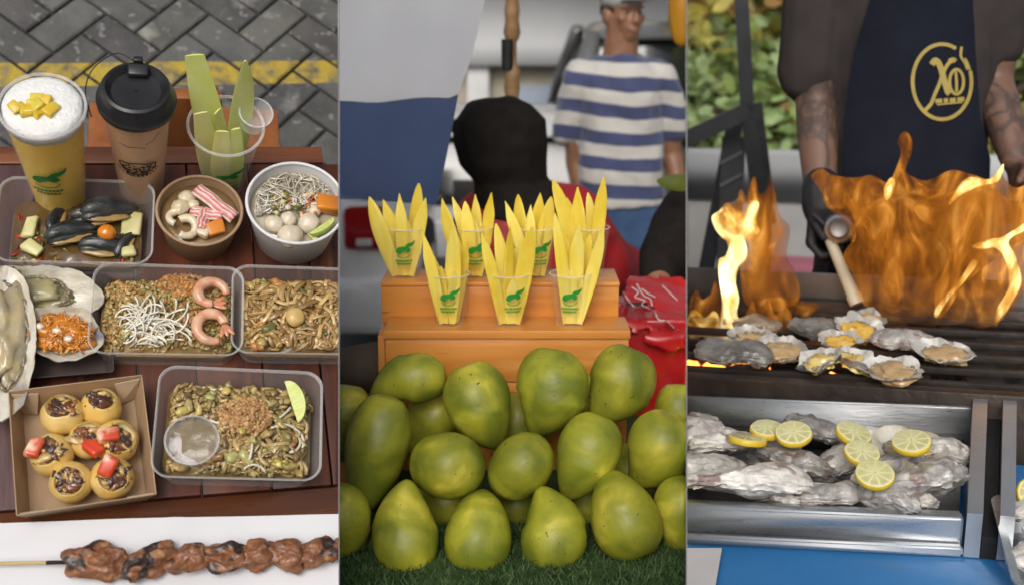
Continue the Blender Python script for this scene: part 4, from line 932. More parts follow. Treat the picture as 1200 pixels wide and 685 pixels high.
ml = [(479, 446, 31, 44, 80, 0, 1.79, 'green mango lying on its side, topmost left of the pile'), (563, 476, 42, 51, -18, 0, 1.75, 'bright green mango under the front left cup'), (644, 460, 45, 51, 8, 0, 1.76, 'large smooth mango below the front right cup'),
      (725, 452, 41, 47, 25, 0, 1.77, 'dark green mango with a brown mark, topmost right of the pile'), (440, 530, 41, 67, 12, 0, 1.69, 'largest and longest mango, at the left of the pile'), (522, 543, 42, 46, 95, 60, 1.67, 'rounded mango seen end on with a pale beak'),
      (607, 549, 38, 43, 40, 40, 1.67, 'small squat mango in the middle of the pile'), (686, 535, 40, 51, 20, 0, 1.67, 'yellowest smooth mango right of the middle of the pile'), (770, 529, 41, 48, 20, 15, 1.69, 'shaded dark mango at the right behind the yellowest one'),
      (475, 619, 42, 53, 176, 15, 1.60, 'bottom row mango with yellow blotches below the longest mango'), (561, 621, 42, 46, 186, 32, 1.60, 'bottom row mango with a bright yellow tip below the end on mango'), (647, 619, 40, 48, 177, 18, 1.60, 'bottom row pear shaped mango below the small squat one'), (730, 602, 44, 53, 160, 12, 1.61, 'bottom row mango with a dark green left half'),
      (800, 605, 38, 46, 0, 10, 1.63, 'mango at the right end of the bottom row'), (398, 615, 38, 48, 0, 10, 1.62, 'mango at the left end of the bottom row'), (503, 494, 34, 40, 40, 0, 1.85, 'mango peeping out behind the end on mango'), (684, 474, 30, 36, 0, 0, 1.86, 'mango peeping out between the two top right mangoes'),
      (402, 495, 34, 44, 10, 0, 1.80, 'mango half hidden behind the longest mango'), (604, 500, 32, 40, 10, 0, 1.84, 'mango in shadow behind the middle of the pile'), (795, 488, 30, 38, 0, 0, 1.84, 'mango half hidden behind the shaded dark mango'), (600, 600, 34, 40, 30, 0, 1.74, 'mango deep in shadow behind the bottom row'), (516, 590, 34, 40, 60, 0, 1.73, 'mango deep in shadow left of the bottom row gap'), (690, 588, 34, 40, 0, 0, 1.74, 'mango deep in shadow under the yellowest one'), (740, 560, 34, 40, 0, 0, 1.76, 'mango deep in shadow between the right hand mangoes')]
for i, (cx, cy, a, b, roll, tilt, Y, lab) in enumerate(ml):
    p = W(cx, cy, Y); s = MID.sc(p); bb = b*s*(1.12 if tilt > 25 else 1); q = mango(a*s*.94, bb*.97, a*s*.9, i)
    X = M.Translation(p) @ RX(-13) @ RY(roll) @ RX(tilt) @ RZ(i*67 % 360 if tilt < 20 else 90)
    o = q.build('mango', MG); o.matrix_basis = X; tag(o, lab, 'mango', 'green mangoes piled on the turf')
    z = MB(); z.tube([(0, 0, bb*.93), (.001, .001, bb*.965+.001)], [.0035, .0022], 8); z.build('stem_end', STEM, o)
# dark log, wood board, leaves, red bag at the sides
p = W(400, 437, 1.98); q = MB(); q.tube([W(372, 440, 1.98), W(405, 436, 1.98), W(440, 428, 1.99), W(462, 424, 2.0)], [.044, .044, .042, .04], 20); q.rough(.004, 18, 1)
tag(q.build('wood_log', mat('dark_bark', (.05, .035, .025), (.08, .06, .045), s=10, rough=.8, bump=.4, bs=30), origin=p), 'dark brown rolled log beside the stand and above the longest mango', 'log')
q = MB(); X = M.Translation(W(410, 472, 1.88)) @ RZ(12); q.box(-.07, .06, -.03, .03, -.012, .0, .002); o = single(q, 'wood_board', 'pale wooden board end under the dark log', 'board', X, mat('pale_board', (.42, .36, .28), (.34, .28, .2), s=6, rough=.6, stretch=(1, 8, 8)))
q = MB(); q.box(-.05, .05, -.04, .04, -.16, -.0125, .003); o2 = single(q, 'board_block', 'wooden block propping the pale board', 'block', X, OW)
LEAFM = mat('leaf_green', (.05, .08, .015), (.09, .12, .02), s=20, rough=.4, coat=.2)
for pts, Y, lab in (([(768, 486), (785, 474), (806, 470), (830, 476), (806, 487), (785, 490)], 1.93, 'dark green leaf lying behind the shaded mango'), ([(770, 212), (790, 204), (815, 206), (830, 216), (805, 224), (782, 222)], 2.6, 'broad olive green leaf hanging beside the black sleeve')):
    P = [W(x, y, Y) for x, y in pts]; c = sum(P, V())/len(P); ol = [((v-c).x, (v-c).z) for v in catmull(P, 4)]
    q = puff(ol, .008, .0012, lambda x, y, h: V((x, h+.3*x*x*8-.15*y, y)), wob=.004, fr=20); o = q.build('leaf', LEAFM, origin=None); o.location = c; tag(o, lab, 'leaf')
# red bag
RED = mat('red_bag', (.45, .015, .018), (.36, .01, .012), s=14, rough=.3, coat=.25, bump=.5, bs=16)
Yb = 2.22; bx0, bx1 = W(722, 400, Yb).x, W(850, 400, Yb).x; zb0, zb1 = W(760, 470, Yb).z, W(760, 372, Yb).z
pb = V(((bx0+bx1)/2, Yb+.1, zb0)); bg = thing('red_bag', 'glossy red insulated bag with white scribble lettering beside the stand', 'bag', pb); ivb = bg.matrix_basis.inverted()
def rbag():
    q = MB(); w = (bx1-bx0)/2; lo = []
    for t in range(9): u = t/8; k = 1+.04*math.sin(u*PI); lo.append([V((pb.x, pb.y, zb0-.25+(zb1-zb0+.25)*u))+V((v.x*k, v.y*k, .006*math.sin(v.x*40+u*7))) for v in rrect(2*w, .2, .02, 4)])
    q.loft(lo); return q
q = rbag(); q = evalmesh(q, .006, 2); cloth(q, .003, 22, 2); tpart('bag_body', q, RED, bg, ivb, True)
q = MB(); P4 = [W(722, 352, Yb-.01), W(722, 384, Yb-.012), W(768, 398, Yb-.03), W(812, 392, Yb-.02), W(850, 384, Yb), W(850, 345, Yb+.18), W(795, 322, Yb+.2), W(736, 320, Yb+.18)]
top = [v.copy() for v in P4]; q.loft([[v-V((0, 0, .03)) for v in top], top]); q = evalmesh(q, .006, 3); cloth(q, .002, 26, 3); bv = q.mesh('tmp'); bvh = BVHTree.FromPolygons([v.co for v in bv.vertices], [list(p.vertices) for p in bv.polygons]); tpart('flap', q, RED, bg, ivb, True)
def onbag(x, y):
    d = MID.ray(x, y).normalized(); r = bvh.ray_cast(V((0, 0, 1.6)), d); return (r[0], -d) if r[0] else (W(x, y, Yb-.03), -d)
k = MB()
for pts in ([(740, 336), (748, 342), (744, 348), (756, 352), (752, 357), (766, 364), (772, 374), (782, 376), (790, 384)], [(746, 332), (754, 346), (762, 350), (764, 358)], [(752, 338), (760, 344), (768, 348)], [(776, 334), (784, 342), (794, 352)], [(730, 342), (738, 354), (744, 360)]):
    ribbon(k, catmull([(x, y, 0) for x, y in pts], 3, False), 1.7, onbag, .002)
tpart('white_lettering', k, mat('white_print', (.6, .5, .48), s=20, rough=.5), bg, ivb, False)
# umbrella cloth
def clothsheet(pts, Y, m, name, parent, ivm, fold):
    P = [W(x, y, Y) for x, y in pts]; ol = [(v.x, v.z) for v in P]
    q = puff(ol, .03, .0012, lambda x, y, h: V((x, Y+h+fold*math.sin(x*17+y*2)+fold*.5*math.sin(x*41-y*6)+.5*fold*noise.noise(V((x*6, y*6, 2))), y)), dm=.01); return tpart(name, q, m, parent, ivm, True)
Yc = 2.45; pc_ = W(450, 0, Yc); wc = thing('hanging_banner', 'white and navy cloth banner hanging at the left of the mango stall', 'banner', (pc_.x, Yc, 1.9)); ivc = wc.matrix_basis.inverted()
e1 = [(x, 120-(x-397)*.045+1.5*math.sin(x*.06)) for x in range(330, 536, 14)]
clothsheet([(330, -150), (598, -150), (568, 0), (552, 70), (537, 110)]+[(x, y) for x, y in reversed(e1)], Yc, mat('cloth_white', (.37, .38, .41), (.32, .33, .36), s=5, rough=.8, sheen=.2), 'white_panel', wc, ivc, .006)
clothsheet([(x, y+.6) for x, y in e1]+[(537, 110.6), (530, 150), (520, 200), (511, 240), (470, 237), (420, 233), (330, 236)], Yc, mat('cloth_navy', (.02, .04, .105), (.015, .03, .082), s=5, rough=.8, sheen=.2), 'navy_panel', wc, ivc, .006)
a, b = W(310, -152, Yc), W(612, -152, Yc); q = MB(); q.tube([a, b], .014, 12); tpart('hanging_rod', q, BLACKP, wc, ivc)
# turned pole
pp = W(600, 60, 3.2); q = MB(); zt = lambda y: W(600, y, 3.2).z; s = MID.sc(pp)
q = MB(); q.lathe([(.02, 0), (.02, zt(120)), (8*s, zt(112)), (9.5*s, zt(104)), (8.5*s, zt(92)), (10*s, zt(84)), (7*s, zt(78)), (5.5*s, zt(74)), (5.5*s, zt(50)), (8*s, zt(46)), (10*s, zt(38)), (8.5*s, zt(28)), (8*s, zt(24)), (9*s, zt(12)), (7.5*s, zt(2)), (8.5*s, zt(-12)), (8*s, 2.3)], 20, c=(pp.x, 3.2, 0), wob=.05)
po_ = thing('bamboo_pole', 'knobbly brown bamboo pole standing behind the black hood', 'pole', (pp.x, 3.2, 0)); ivp = po_.matrix_basis.inverted()
tpart('pole', q, mat('bamboo_brown', (.23, .12, .05), (.33, .2, .09), (.1, .05, .02), s=9, rough=.5, stretch=(1, 1, 3)), po_, ivp, 50)
q = MB(); q.tube([(pp.x-.012, 3.19, zt(82)), (pp.x-.012, 3.188, zt(46))], .016, 12); tpart('dark_sleeve', q, BLACKP, po_, ivp)
# yellow hanging thing
py = W(800, 5, 3.0); sy = MID.sc(py); q = MB(); q.ell((0, 0, 0), (17*sy, 16*sy, 50*sy), 28, 20, .05, 2, 3); hg = thing('hanging_ornament', 'orange yellow rounded ornament hanging in the top corner beside the striped shirt', 'ornament', py)
q.build('bulb', mat('amber_bulb', (.5, .25, .015), (.42, .19, .01), s=6, rough=.5), hg); q = MB(); q.tube([(0, 0, 48*sy), (0, 0, .6)], .003, 6); q.build('string', BLACKP, hg)
# --- people
def person(label, pos): o = thing('person', label, 'person', pos); return o, o.matrix_basis.inverted()
def stripes(name, a, b, z0, period, duty):
    m = mat(name, a, s=12, rough=.85, sheen=.3); nt = m.node_tree; bs = [n for n in nt.nodes if n.type == 'BSDF_PRINCIPLED'][0]; src = bs.inputs['Base Color'].links[0].from_socket
    tcx = [n for n in nt.nodes if n.type == 'TEX_COORD'][0]; sp = nt.nodes.new('ShaderNodeSeparateXYZ'); nt.links.new(tcx.outputs['Object'], sp.inputs[0])
    def mt(op, a_, b_):
        n = nt.nodes.new('ShaderNodeMath'); n.operation = op
        for i, q in enumerate((a_, b_)):
            if isinstance(q, (int, float)): n.inputs[i].default_value = q
            else: nt.links.new(q, n.inputs[i])
        return n.outputs[0]
    n2 = nt.nodes.new('ShaderNodeTexNoise'); n2.inputs['Scale'].default_value = 4; nt.links.new(tcx.outputs['Object'], n2.inputs['Vector'])
    zz = mt('ADD', sp.outputs[2], mt('ADD', mt('MULTIPLY', n2.outputs[0], .05), mt('MULTIPLY', sp.outputs[0], .07)))
    f = mt('LESS_THAN', mt('FRACT', mt('DIVIDE', mt('SUBTRACT', zz, z0), period), 0), duty)
    mx = nt.nodes.new('ShaderNodeMixRGB'); nt.links.new(f, mx.inputs[0]); nt.links.new(src, mx.inputs[1]); mx.inputs[2].default_value = c4(b); nt.links.new(mx.outputs[0], bs.inputs['Base Color']); return m
JEAN = mat('blue_denim', (.035, .075, .17), (.055, .11, .22), s=14, rough=.85, bump=.15, bs=120)
YP = 4.4
def J(x, y, dy=0): return W(x, y, YP+dy)
hip = J(728, 255); gx = hip.x
pm, ivm = person('man in a blue and white striped T-shirt, jeans and grey cap looking to the right', (gx, YP, 0))
hz_ = hip.z
b = MB(); hc = J(730, 16); Xh, hs = head(b, hc, .2, 28, -2)
torso(b, [((gx, YP, hz_-.06), .15, .11), ((gx, YP, hz_+.12), .13, .1), ((J(726, 150).x, YP, J(726, 150).z), .125, .1), ((J(726, 92).x, YP, J(726, 92).z), .125, .085), ((J(727, 72).x, YP, J(727, 72).z), .075, .06)])
limb(b, [J(726, 72, .01), J(729, 42, .0), J(730, 15)], [.066, .06, .06])
shL, elL, wrL = J(676, 92), J(676, 190, .05), J(688, 262, -.03); shR, elR, wrR = J(778, 90), J(786, 180, .05), J(797, 222, -.02)
for s_, e_, w_ in ((shL, elL, wrL), (shR, elR, wrR)): limb(b, [s_.lerp(e_, .3), s_.lerp(e_, .6), e_, w_], [.038, .045, .043, .031])
for s_, x in ((-1, 700), (1, 756)):
    hp = V((gx+s_*.085, YP, hz_-.03)); kn = V((gx+s_*.10, YP-.02, .5)); an = V((gx+s_*.11, YP+.02, .08)); limb(b, [hp, kn, an], [.09, .062, .042]); capsule(b, an-V((0, -.02, .03)), an+V((s_*.02, -.17, -.045)), .04, .032)
hand(b, wrL, (.1, -.15, -1), (1, 0, 0), 25, .185, -1); hand(b, wrR, (.25, -.1, -1), (-1, 0, 0), 25, .185)
b = evalmesh(b, .0065, 2); body = b; rel(b, ivm); b.build('body', SKIN, pm)
eyes(pm, ivm, Xh, hs, SKIN)
q = MB(); torso(q, [((gx, YP, J(0, 238).z), .165, .13), ((gx-.003, YP, J(0, 215).z), .158, .13), ((J(727, 150).x, YP, J(0, 150).z), .15, .125), ((J(727, 110).x, YP, J(0, 110).z), .16, .125), ((J(727, 88).x, YP, J(0, 88).z), .17, .115), ((J(727, 75).x, YP, J(0, 75).z), .125, .095), ((J(727, 64).x, YP, J(0, 64).z), .085, .082)])
limb(q, [J(706, 84), J(682, 94), J(672, 122, .02), J(667, 152, .03)], [.055, .07, .066, .066]); limb(q, [J(748, 84), J(774, 91), J(784, 118, .02), J(789, 150, .03)], [.055, .068, .062, .06])
q = evalmesh(q, .009, 2); cloth(q, .013, 10, 4); cloth(q, .005, 24, 6); rel(q, ivm)
q.build('striped_shirt', stripes('striped_cotton', (.06, .075, .17), (.56, .54, .5), J(0, 238).z+.01, 30.5*MID.sc(hip), .5), pm)
q = MB()
for s_ in (-1, 1): limb(q, [V((gx+s_*.08, YP, hz_)), V((gx+s_*.105, YP-.015, .5)), V((gx+s_*.11, YP+.02, .1))], [.112, .09, .075])
torso(q, [((gx, YP, hz_-.1), .17, .13), ((gx, YP, hz_+.08), .165, .12)]); q = evalmesh(q, .01, 2); cloth(q, .01, 10, 7); rel(q, ivm); q.build('jeans', JEAN, pm)
q = MB(); q.X = Xh; q.ell((0, .008*hs, .062*hs), (.088*hs, .106*hs, .074*hs), 24, 14); q.X = None; qv = [p for p in q.v]; z0_ = hc.z+.022
q.v = [V((p.x, p.y, max(p.z, z0_))) for p in q.v]; q.X = Xh; q.ell((0, -.1*hs, .05*hs), (.066*hs, .075*hs, .007*hs), 20, 8); q.X = None; rel(q, ivm); q.build('cap', mat('cap_grey', (.42, .42, .41), (.35, .35, .34), s=40, rough=.9), pm)
q = MB(); q.X = Xh; q.ell((0, .022*hs, .018*hs), (.0815*hs, .09*hs, .06*hs), 20, 12); q.X = None; rel(q, ivm); q.build('hair', mat('black_hair', (.008, .007, .006), s=60, rough=.5), pm)
# vendor in a black hood, seen from behind
YV = 2.9
def H(x, y, dy=0): return W(x, y, YV+dy)
vg = H(612, 300).x; pv_, ivv = person('person in a black hood and red jacket bending away behind the mango cups', (vg, YV, 0))
b = MB(); head(b, H(585, 172), .225, 155, 8); torso(b, [((vg, YV, .78), .15, .12), ((vg, YV, .98), .15, .11), ((H(618, 262).x, YV, H(0, 262).z), .17, .11), ((H(612, 240).x, YV, H(0, 240).z), .12, .08)])
limb(b, [H(606, 244), H(592, 200)], [.06, .06])
aL = [H(578, 262), H(572, 330, .05), H(590, 352, .2)]; aR = [H(662, 258), H(702, 320, .02), H(735, 322, .16)]
for A in (aL, aR): limb(b, A, [.06, .045, .032])
hand(b, aL[2], (.3, 1, -.1), (1, 0, 0), 30, .175); hand(b, aR[2], (.2, 1, -.1), (-1, 0, 0), 30, .175)
for s_ in (-1, 1): limb(b, [V((vg+s_*.08, YV, .8)), V((vg+s_*.09, YV+.03, .46)), V((vg+s_*.1, YV, .08))], [.085, .06, .04]); capsule(b, V((vg+s_*.1, YV, .05)), V((vg+s_*.11, YV+.15, .035)), .038, .03)
b = evalmesh(b, .008, 2); rel(b, ivv); b.build('body', SKIN, pv_)
q = MB(); torso(q, [((vg, YV, .74), .2, .16), ((vg, YV, .95), .19, .15), ((H(625, 268).x, YV, H(0, 268).z), .205, .145), ((H(618, 240).x, YV, H(0, 240).z), .17, .11), ((H(610, 226).x, YV, H(0, 226).z), .09, .08)])
limb(q, [H(575, 258), H(560, 320, .05), H(585, 350, .17)], [.085, .07, .05]); limb(q, [H(664, 256), H(706, 312, .02), H(738, 322, .12)], [.09, .085, .06])
q = evalmesh(q, .01, 3); cloth(q, .012, 10, 9); rel(q, ivv); q.build('red_jacket', mat('red_jacket', (.36, .012, .016), (.28, .009, .012), s=12, rough=.6, bump=.1, bs=60), pv_)
q = MB(); hood = [((H(584, 114).x, YV, H(0, 113).z), .03, .03), ((H(585, 122).x, YV, H(0, 121).z), .075, .08), ((H(588, 140).x, YV, H(0, 140).z), .108, .12), ((H(587, 165).x, YV, H(0, 165).z), .112, .13), ((H(590, 190).x, YV, H(0, 190).z), .102, .12), ((H(598, 210).x, YV, H(0, 210).z), .085, .10), ((H(612, 230).x, YV, H(0, 230).z), .115, .12), ((H(622, 250).x, YV, H(0, 250).z), .135, .14)]
torso(q, hood, 24); capsule(q, H(560, 148, .04), H(541, 150, .06), .05, .03); q = evalmesh(q, .008, 4); cloth(q, .008, 14, 5); rel(q, ivv); q.build('hood', mat('black_cloth', (.012, .0095, .008), (.017, .014, .012), s=30, rough=.9, spec=.15), pv_)
# arm of a person in black at the right
YA = 2.75
def A_(x, y, dy=0): return W(x, y, YA+dy)
pa, iva = person('person in a black long sleeved top reaching down towards the red bag', (A_(815, 300).x, YA, 0)); ax = A_(888, 300).x
b = MB(); torso(b, [((ax, YA+.05, .75), .15, .12), ((ax, YA+.05, 1.0), .14, .11), ((ax, YA+.02, A_(0, 250).z), .17, .12), ((ax, YA, A_(0, 222).z), .1, .08)]); head(b, (ax+.02, YA-.03, A_(0, 222).z+.17), .22, 30, 20); limb(b, [(ax, YA, A_(0, 232).z), (ax+.01, YA-.02, A_(0, 222).z+.1)], [.06, .055])
AR = [A_(806, 252), A_(784, 290, -.1), A_(770, 334, -.22)]; limb(b, AR, [.055, .042, .03]); hand(b, AR[2], (-.15, -.5, -.8), (1, 0, 0), 35, .17); limb(b, [(ax+.17, YA, A_(0, 255).z), (ax+.2, YA+.02, .95), (ax+.17, YA-.1, .78)], [.055, .042, .03]); hand(b, (ax+.17, YA-.1, .78), (0, -.3, -1), (-1, 0, 0), 30, .17)
for s_ in (-1, 1): limb(b, [V((ax+s_*.08, YA+.05, .78)), V((ax+s_*.09, YA+.02, .45)), V((ax+s_*.1, YA+.05, .08))], [.09, .062, .042]); capsule(b, V((ax+s_*.1, YA+.05, .05)), V((ax+s_*.11, YA-.1, .035)), .038, .03)
b = evalmesh(b, .008, 2); rel(b, iva); b.build('body', SKIN, pa)
q = MB(); torso(q, [((ax, YA+.05, .72), .19, .15), ((ax, YA+.05, 1.0), .17, .14), ((ax, YA+.02, A_(0, 250).z), .19, .14), ((ax, YA, A_(0, 226).z), .11, .09)]); limb(q, [A_(808, 250), A_(783, 290, -.1), A_(772, 322, -.19)], [.075, .062, .042]); limb(q, [(ax+.17, YA, A_(0, 255).z), (ax+.2, YA+.02, .95), (ax+.175, YA-.08, .82)], [.075, .06, .045])
q = evalmesh(q, .01, 3); cloth(q, .01, 11, 12); rel(q, iva); q.build('black_top', mat('black_cloth'), pa)
# --- street behind: cars and a building
GLASSD = mat('car_glass', (.012, .014, .016), (.02, .022, .025), s=3, rough=.08, spec=.8)
TYRE = mat('tyre_rubber', (.015, .015, .015), s=30, rough=.85); RIMM = mat('alloy', (.4, .4, .42), s=10, rough=.3, metal=.8)
def car(label, X, Wd, Hh, Ln, paint, group=None, lamp=(.35, .012, .015)):
    """car seen from its rear (towards -y): body, glasshouse, roof, lamps, bumper, plate, wheels"""
    t = thing('parked_car', label, 'car', X, group)
    def sec(y, z0, z1, w0, w1, n=28):
        lp = []
        for k in range(n):
            a = 2*PI*k/n; c, s = math.cos(a), math.sin(a); u = math.copysign(abs(c)**.38, c); v = math.copysign(abs(s)**.45, s); tt = (v+1)/2; lp.append(V((u*(w0+(w1-w0)*tt), y, z0+(z1-z0)*tt)))
        return lp
    w = Wd/2; zb = Hh*.58; q = MB(); q.loft([sec(.03, .32, zb*.9, w*.8, w*.72), sec(.08, .24, zb*.97, w*.93, w*.86), sec(.25, .2, zb, w, w*.93), sec(Ln*.55, .2, zb*1.0, w, w*.93), sec(Ln*.8, .2, zb*.96, w*.98, w*.88), sec(Ln*.95, .25, zb*.8, w*.9, w*.75), sec(Ln, .35, zb*.65, w*.75, w*.6)]); q.build('body', paint, t, smooth=45)
    q = MB(); q.loft([sec(.1, zb-.02, zb+.05, w*.84, w*.8), sec(.28, zb-.03, Hh-.06, w*.88, w*.7), sec(.6, zb-.03, Hh-.03, w*.88, w*.71), sec(Ln*.5, zb-.03, Hh-.04, w*.88, w*.7), sec(Ln*.72, zb-.03, zb+.1, w*.86, w*.76)]); q.build('windows', GLASSD, t, smooth=45)
    q = MB(); q.loft([sec(.2, Hh-.085, Hh-.06, w*.7, w*.6), sec(.34, Hh-.07, Hh, w*.74, w*.62), sec(Ln*.3, Hh-.07, Hh+.015, w*.75, w*.64), sec(Ln*.52, Hh-.09, Hh-.02, w*.74, w*.62)]); q.build('roof', paint, t, smooth=45)
    for s in (-1, 1):
        for (y0_, y1_) in ((.16, .3), (Ln*.72, Ln*.5)):
            q = MB(); q.tube([(s*w*.86, y0_-.02, zb-.02), (s*w*.78, (y0_+y1_)/2, (zb+Hh)/2), (s*w*.7, y1_, Hh-.05)], .055, 10, flat=.7); q.build('pillar', paint, t)
        q = MB(); q.box(s*w*.72-.09, s*w*.72+.09, .0, .12, zb*.72, zb*.93, .03); o = q.build('tail_lamp', mat('tail_lamp_red', lamp, tuple(v*.7 for v in lamp), s=10, rough=.15, coat=.6), t, smooth=50)
        q = MB(); q.box(s*w*.72-.035, s*w*.72+.035, -.008, .05, zb*.74, zb*.78, .01); q.build('lamp_lens', mat('lamp_clear', (.6, .58, .58), rough=.15), o, smooth=50)
        for y in (Ln*.2, Ln*.8):
            q = MB(); q.lathe([(.15, -.1), (.3, -.1), (.325, -.07), (.325, .07), (.3, .1), (.15, .1)], 28); o = q.build('wheel', TYRE, t, smooth=40); o.matrix_basis = T(s*(w-.1), y, .325) @ RY(90)
            q = MB(); q.lathe([(.05, -.105), (.19, -.102), (.2, -.08), (.2, .08), (.19, .102), (.05, .105)], 24); q.build('rim', RIMM, o, smooth=40)
    q = MB(); q.box(-w*.93, w*.93, -.03, .14, .26, .5, .05); q.build('bumper', paint, t, smooth=50)
    q = MB(); q.box(-w*.55, w*.55, -.04, .1, .24, .33, .02); q.build('bumper_insert', mat('grey_trim', (.12, .12, .125), s=20, rough=.6), t, smooth=50)
    q = MB(); q.box(-.24, .24, .0, .03, .62, .74, .005); q.build('number_plate', mat('plate_dark', (.03, .03, .03), s=20, rough=.5), t)
    return t
WHC = mat('white_paint', (.7, .7, .71), (.66, .66, .67), s=5, rough=.25, coat=.5); GRC = mat('grey_paint', (.17, .17, .165), (.14, .14, .14), s=5, rough=.3, metal=.3, coat=.5)
p = W(462, 384, 5.0); car('white hatchback with red tail lamp parked behind the hanging banner', T(p.x-.74, 5.0, 0), 1.72, 1.5, 3.9, WHC)
p = W(640, 200, 6.6); car('dark grey off-road car parked behind the man in the striped shirt', T(p.x+.93, 6.6, 0), 1.86, 1.56, 4.2, GRC)
p = W(545, 200, 5.8); car('low white car parked farther back, showing beside the black hood', T(p.x+.15, 6.4, 0), 1.7, 1.04, 3.6, WHC)
CONC = mat('beige_plaster', (.5, .45, .36), (.43, .39, .31), s=3, rough=.9, bump=.1, bs=20)
bx0, bx1 = W(397, 100, 12.2).x-.6, W(804, 100, 12.2).x+.6
bd = thing('shop_building', 'beige shop front with white columns under a white curved canopy', 'building', ((bx0+bx1)/2, 12.2, 0)); ivd = bd.matrix_basis.inverted()
q = MB(); q.box(bx0, bx1, 12.3, 15, 0, 4.4); tpart('wall', q, CONC, bd, ivd, False)
za, zb_ = W(600, 77, 12.0).z, W(600, 52, 12.0).z
q = MB(); prof = []
for i in range(9): a = R(90*i/8); prof.append((12.0-.9*(1-math.cos(a)), zb_+.9*math.sin(a)))
prof = [(12.0, za), (12.0, zb_)]+prof[1:]+[(10.9, zb_+.95), (12.2, zb_+1.0), (12.3, zb_+1.0), (12.3, za+.1), (12.2, za)]
q.loft([[V((x, y, z)) for y, z in prof] for x in (bx0, bx1)]); tpart('canopy', q, mat('canopy_white', (.72, .73, .75), (.66, .67, .69), s=2, rough=.6), bd, ivd, 40)
for cx in (560, 430, 690, 800):
    p = W(cx, 100, 12.1); q = MB(); q.box(p.x-.11, p.x+.11, 12.1, 12.298, 0, za, .01); tpart('column', q, mat('column_white', (.7, .7, .7), (.64, .64, .64), s=6, rough=.7), bd, ivd)
for a_, b_ in ((606, 646), (450, 500), (705, 790)):
    p0_, p1_ = W(a_, 110, 12.26), W(b_, 110, 12.26); q = MB(); q.box(p0_.x, p1_.x, 12.28, 12.298, .1, W(0, 100, 12.26).z, .01); tpart('window', q, mat('shop_glass', (.3, .36, .44), (.24, .3, .38), s=2, rough=.4), bd, ivd)
# =================================================================== RIGHT: oyster grill
CUR[0] = RIGHT; G = RIGHT.y; GZ = RIGHT.z
ALU = mat('brushed_steel', (.5, .51, .52), (.4, .41, .42), s=6, stretch=(1, 14, 14), rough=.33, metal=.9, bump=.05, bs=20, speck=(.25, .25, .25), sps=30, spt=.68)
STEEL = mat('worn_steel', (.3, .3, .3), (.17, .165, .16), (.4, .4, .4), s=7, rough=.4, metal=.85, bump=.1, bs=25)
IRON = mat('sooty_iron', (.02, .017, .015), (.045, .037, .032), s=14, rough=.6, metal=.3, bump=.25, bs=50)
GREASE = mat('greasy_rail', (.07, .052, .042), (.04, .03, .026), (.1, .08, .07), s=9, rough=.45, metal=.4, bump=.3, bs=40)
zg = G(1000, 452, 1.95).z       # grill top level
# grill
gx0, gx1 = GZ(804, 452, zg).x-.25, GZ(1200, 452, zg).x+.45
gyf, gyb = 1.95, GZ(1000, 362, zg).y
gr = thing('charcoal_grill', 'long sooty black charcoal grill with flat iron bars', 'grill', ((gx0+gx1)/2, (gyf+gyb)/2, .2)); ivg = gr.matrix_basis.inverted()
q = MB(); q.box(gx0, gx1, gyf, gyf+.03, zg-.16, zg, .004); q.rough(.0008, 40, 1); tpart('front_rail', q, GREASE, gr, ivg)
q = MB(); q.box(gx0, gx1, gyb, gyb+.035, zg-.16, zg+.012, .004); tpart('back_rail', q, GREASE, gr, ivg)
q = MB(); q.box(gx0, gx1, gyb+.036, gyb+.045, zg-.02, zg+.065, .003); tpart('back_guard', q, STEEL, gr, ivg)
for x in (gx0, gx1-.03): q = MB(); q.box(x, x+.03, gyf+.031, gyb-.001, zg-.16, zg, .004); tpart('end_rail', q, GREASE, gr, ivg)
q = MB(); q.box(gx0+.031, gx1-.031, gyf+.031, gyb-.001, zg-.17, zg-.15); tpart('fire_tray', q, IRON, gr, ivg)
nb = 6
for i in range(nb):
    y = gyf+.07+(gyb-gyf-.1)*i/(nb-1); q = MB(); q.box(gx0+.031, gx1-.031, y-.007, y+.007, zg-.016, zg-.002, .003); q.rough(.001, 30, i); tpart('grill_bar', q, IRON, gr, ivg)
for x in (GZ(925, 440, zg).x, GZ(1075, 440, zg).x, GZ(1160, 440, zg).x):
    q = MB(); q.box(x-.03, x+.03, gyf+.032, gyb-.002, zg-.034, zg-.018, .002); tpart('cross_plate', q, mat('iron_plate', (.03, .028, .028), (.05, .046, .045), s=9, rough=.5, metal=.5, bump=.2, bs=40), gr, ivg)
for x in (gx0+.1, gx1-.1):
    for y in (gyf+.05, gyb-.05): q = MB(); q.box(x-.02, x+.02, y-.02, y+.02, .15, zg-.171, .003); tpart('leg', q, IRON, gr, ivg)
COAL = mat('charcoal', (.015, .014, .014), (.04, .036, .034), s=20, rough=.9, bump=.6, bs=40)
EMBER = mat('ember', (.05, .02, .01), s=10, rough=.9); nt = EMBER.node_tree; b_ = [n for n in nt.nodes if n.type == 'BSDF_PRINCIPLED'][0]; b_.inputs['Emission Color'].default_value = (1, .28, .04, 1); b_.inputs['Emission Strength'].default_value = 5
q = MB()
for i in range(420):
    x, y = U(gx0+.05, gx1-.05), U(gyf+.04, gyb-.02); em = (abs(x-GZ(860, 430, zg).x) < .1 and rnd.random() < .3) or rnd.random() < .02; q.mi = 1 if em else 0; s = U(.012, .028); q.ell((x, y, zg-.145+U(0, .03)), (s*1.3, s, s*.8), 8, 6, .35, 2, i, RZ(U(0, 180)))
o = q.build('coal_bed', [COAL, EMBER], gr, smooth=40); o.matrix_basis = ivg; o['kind'] = 'stuff'
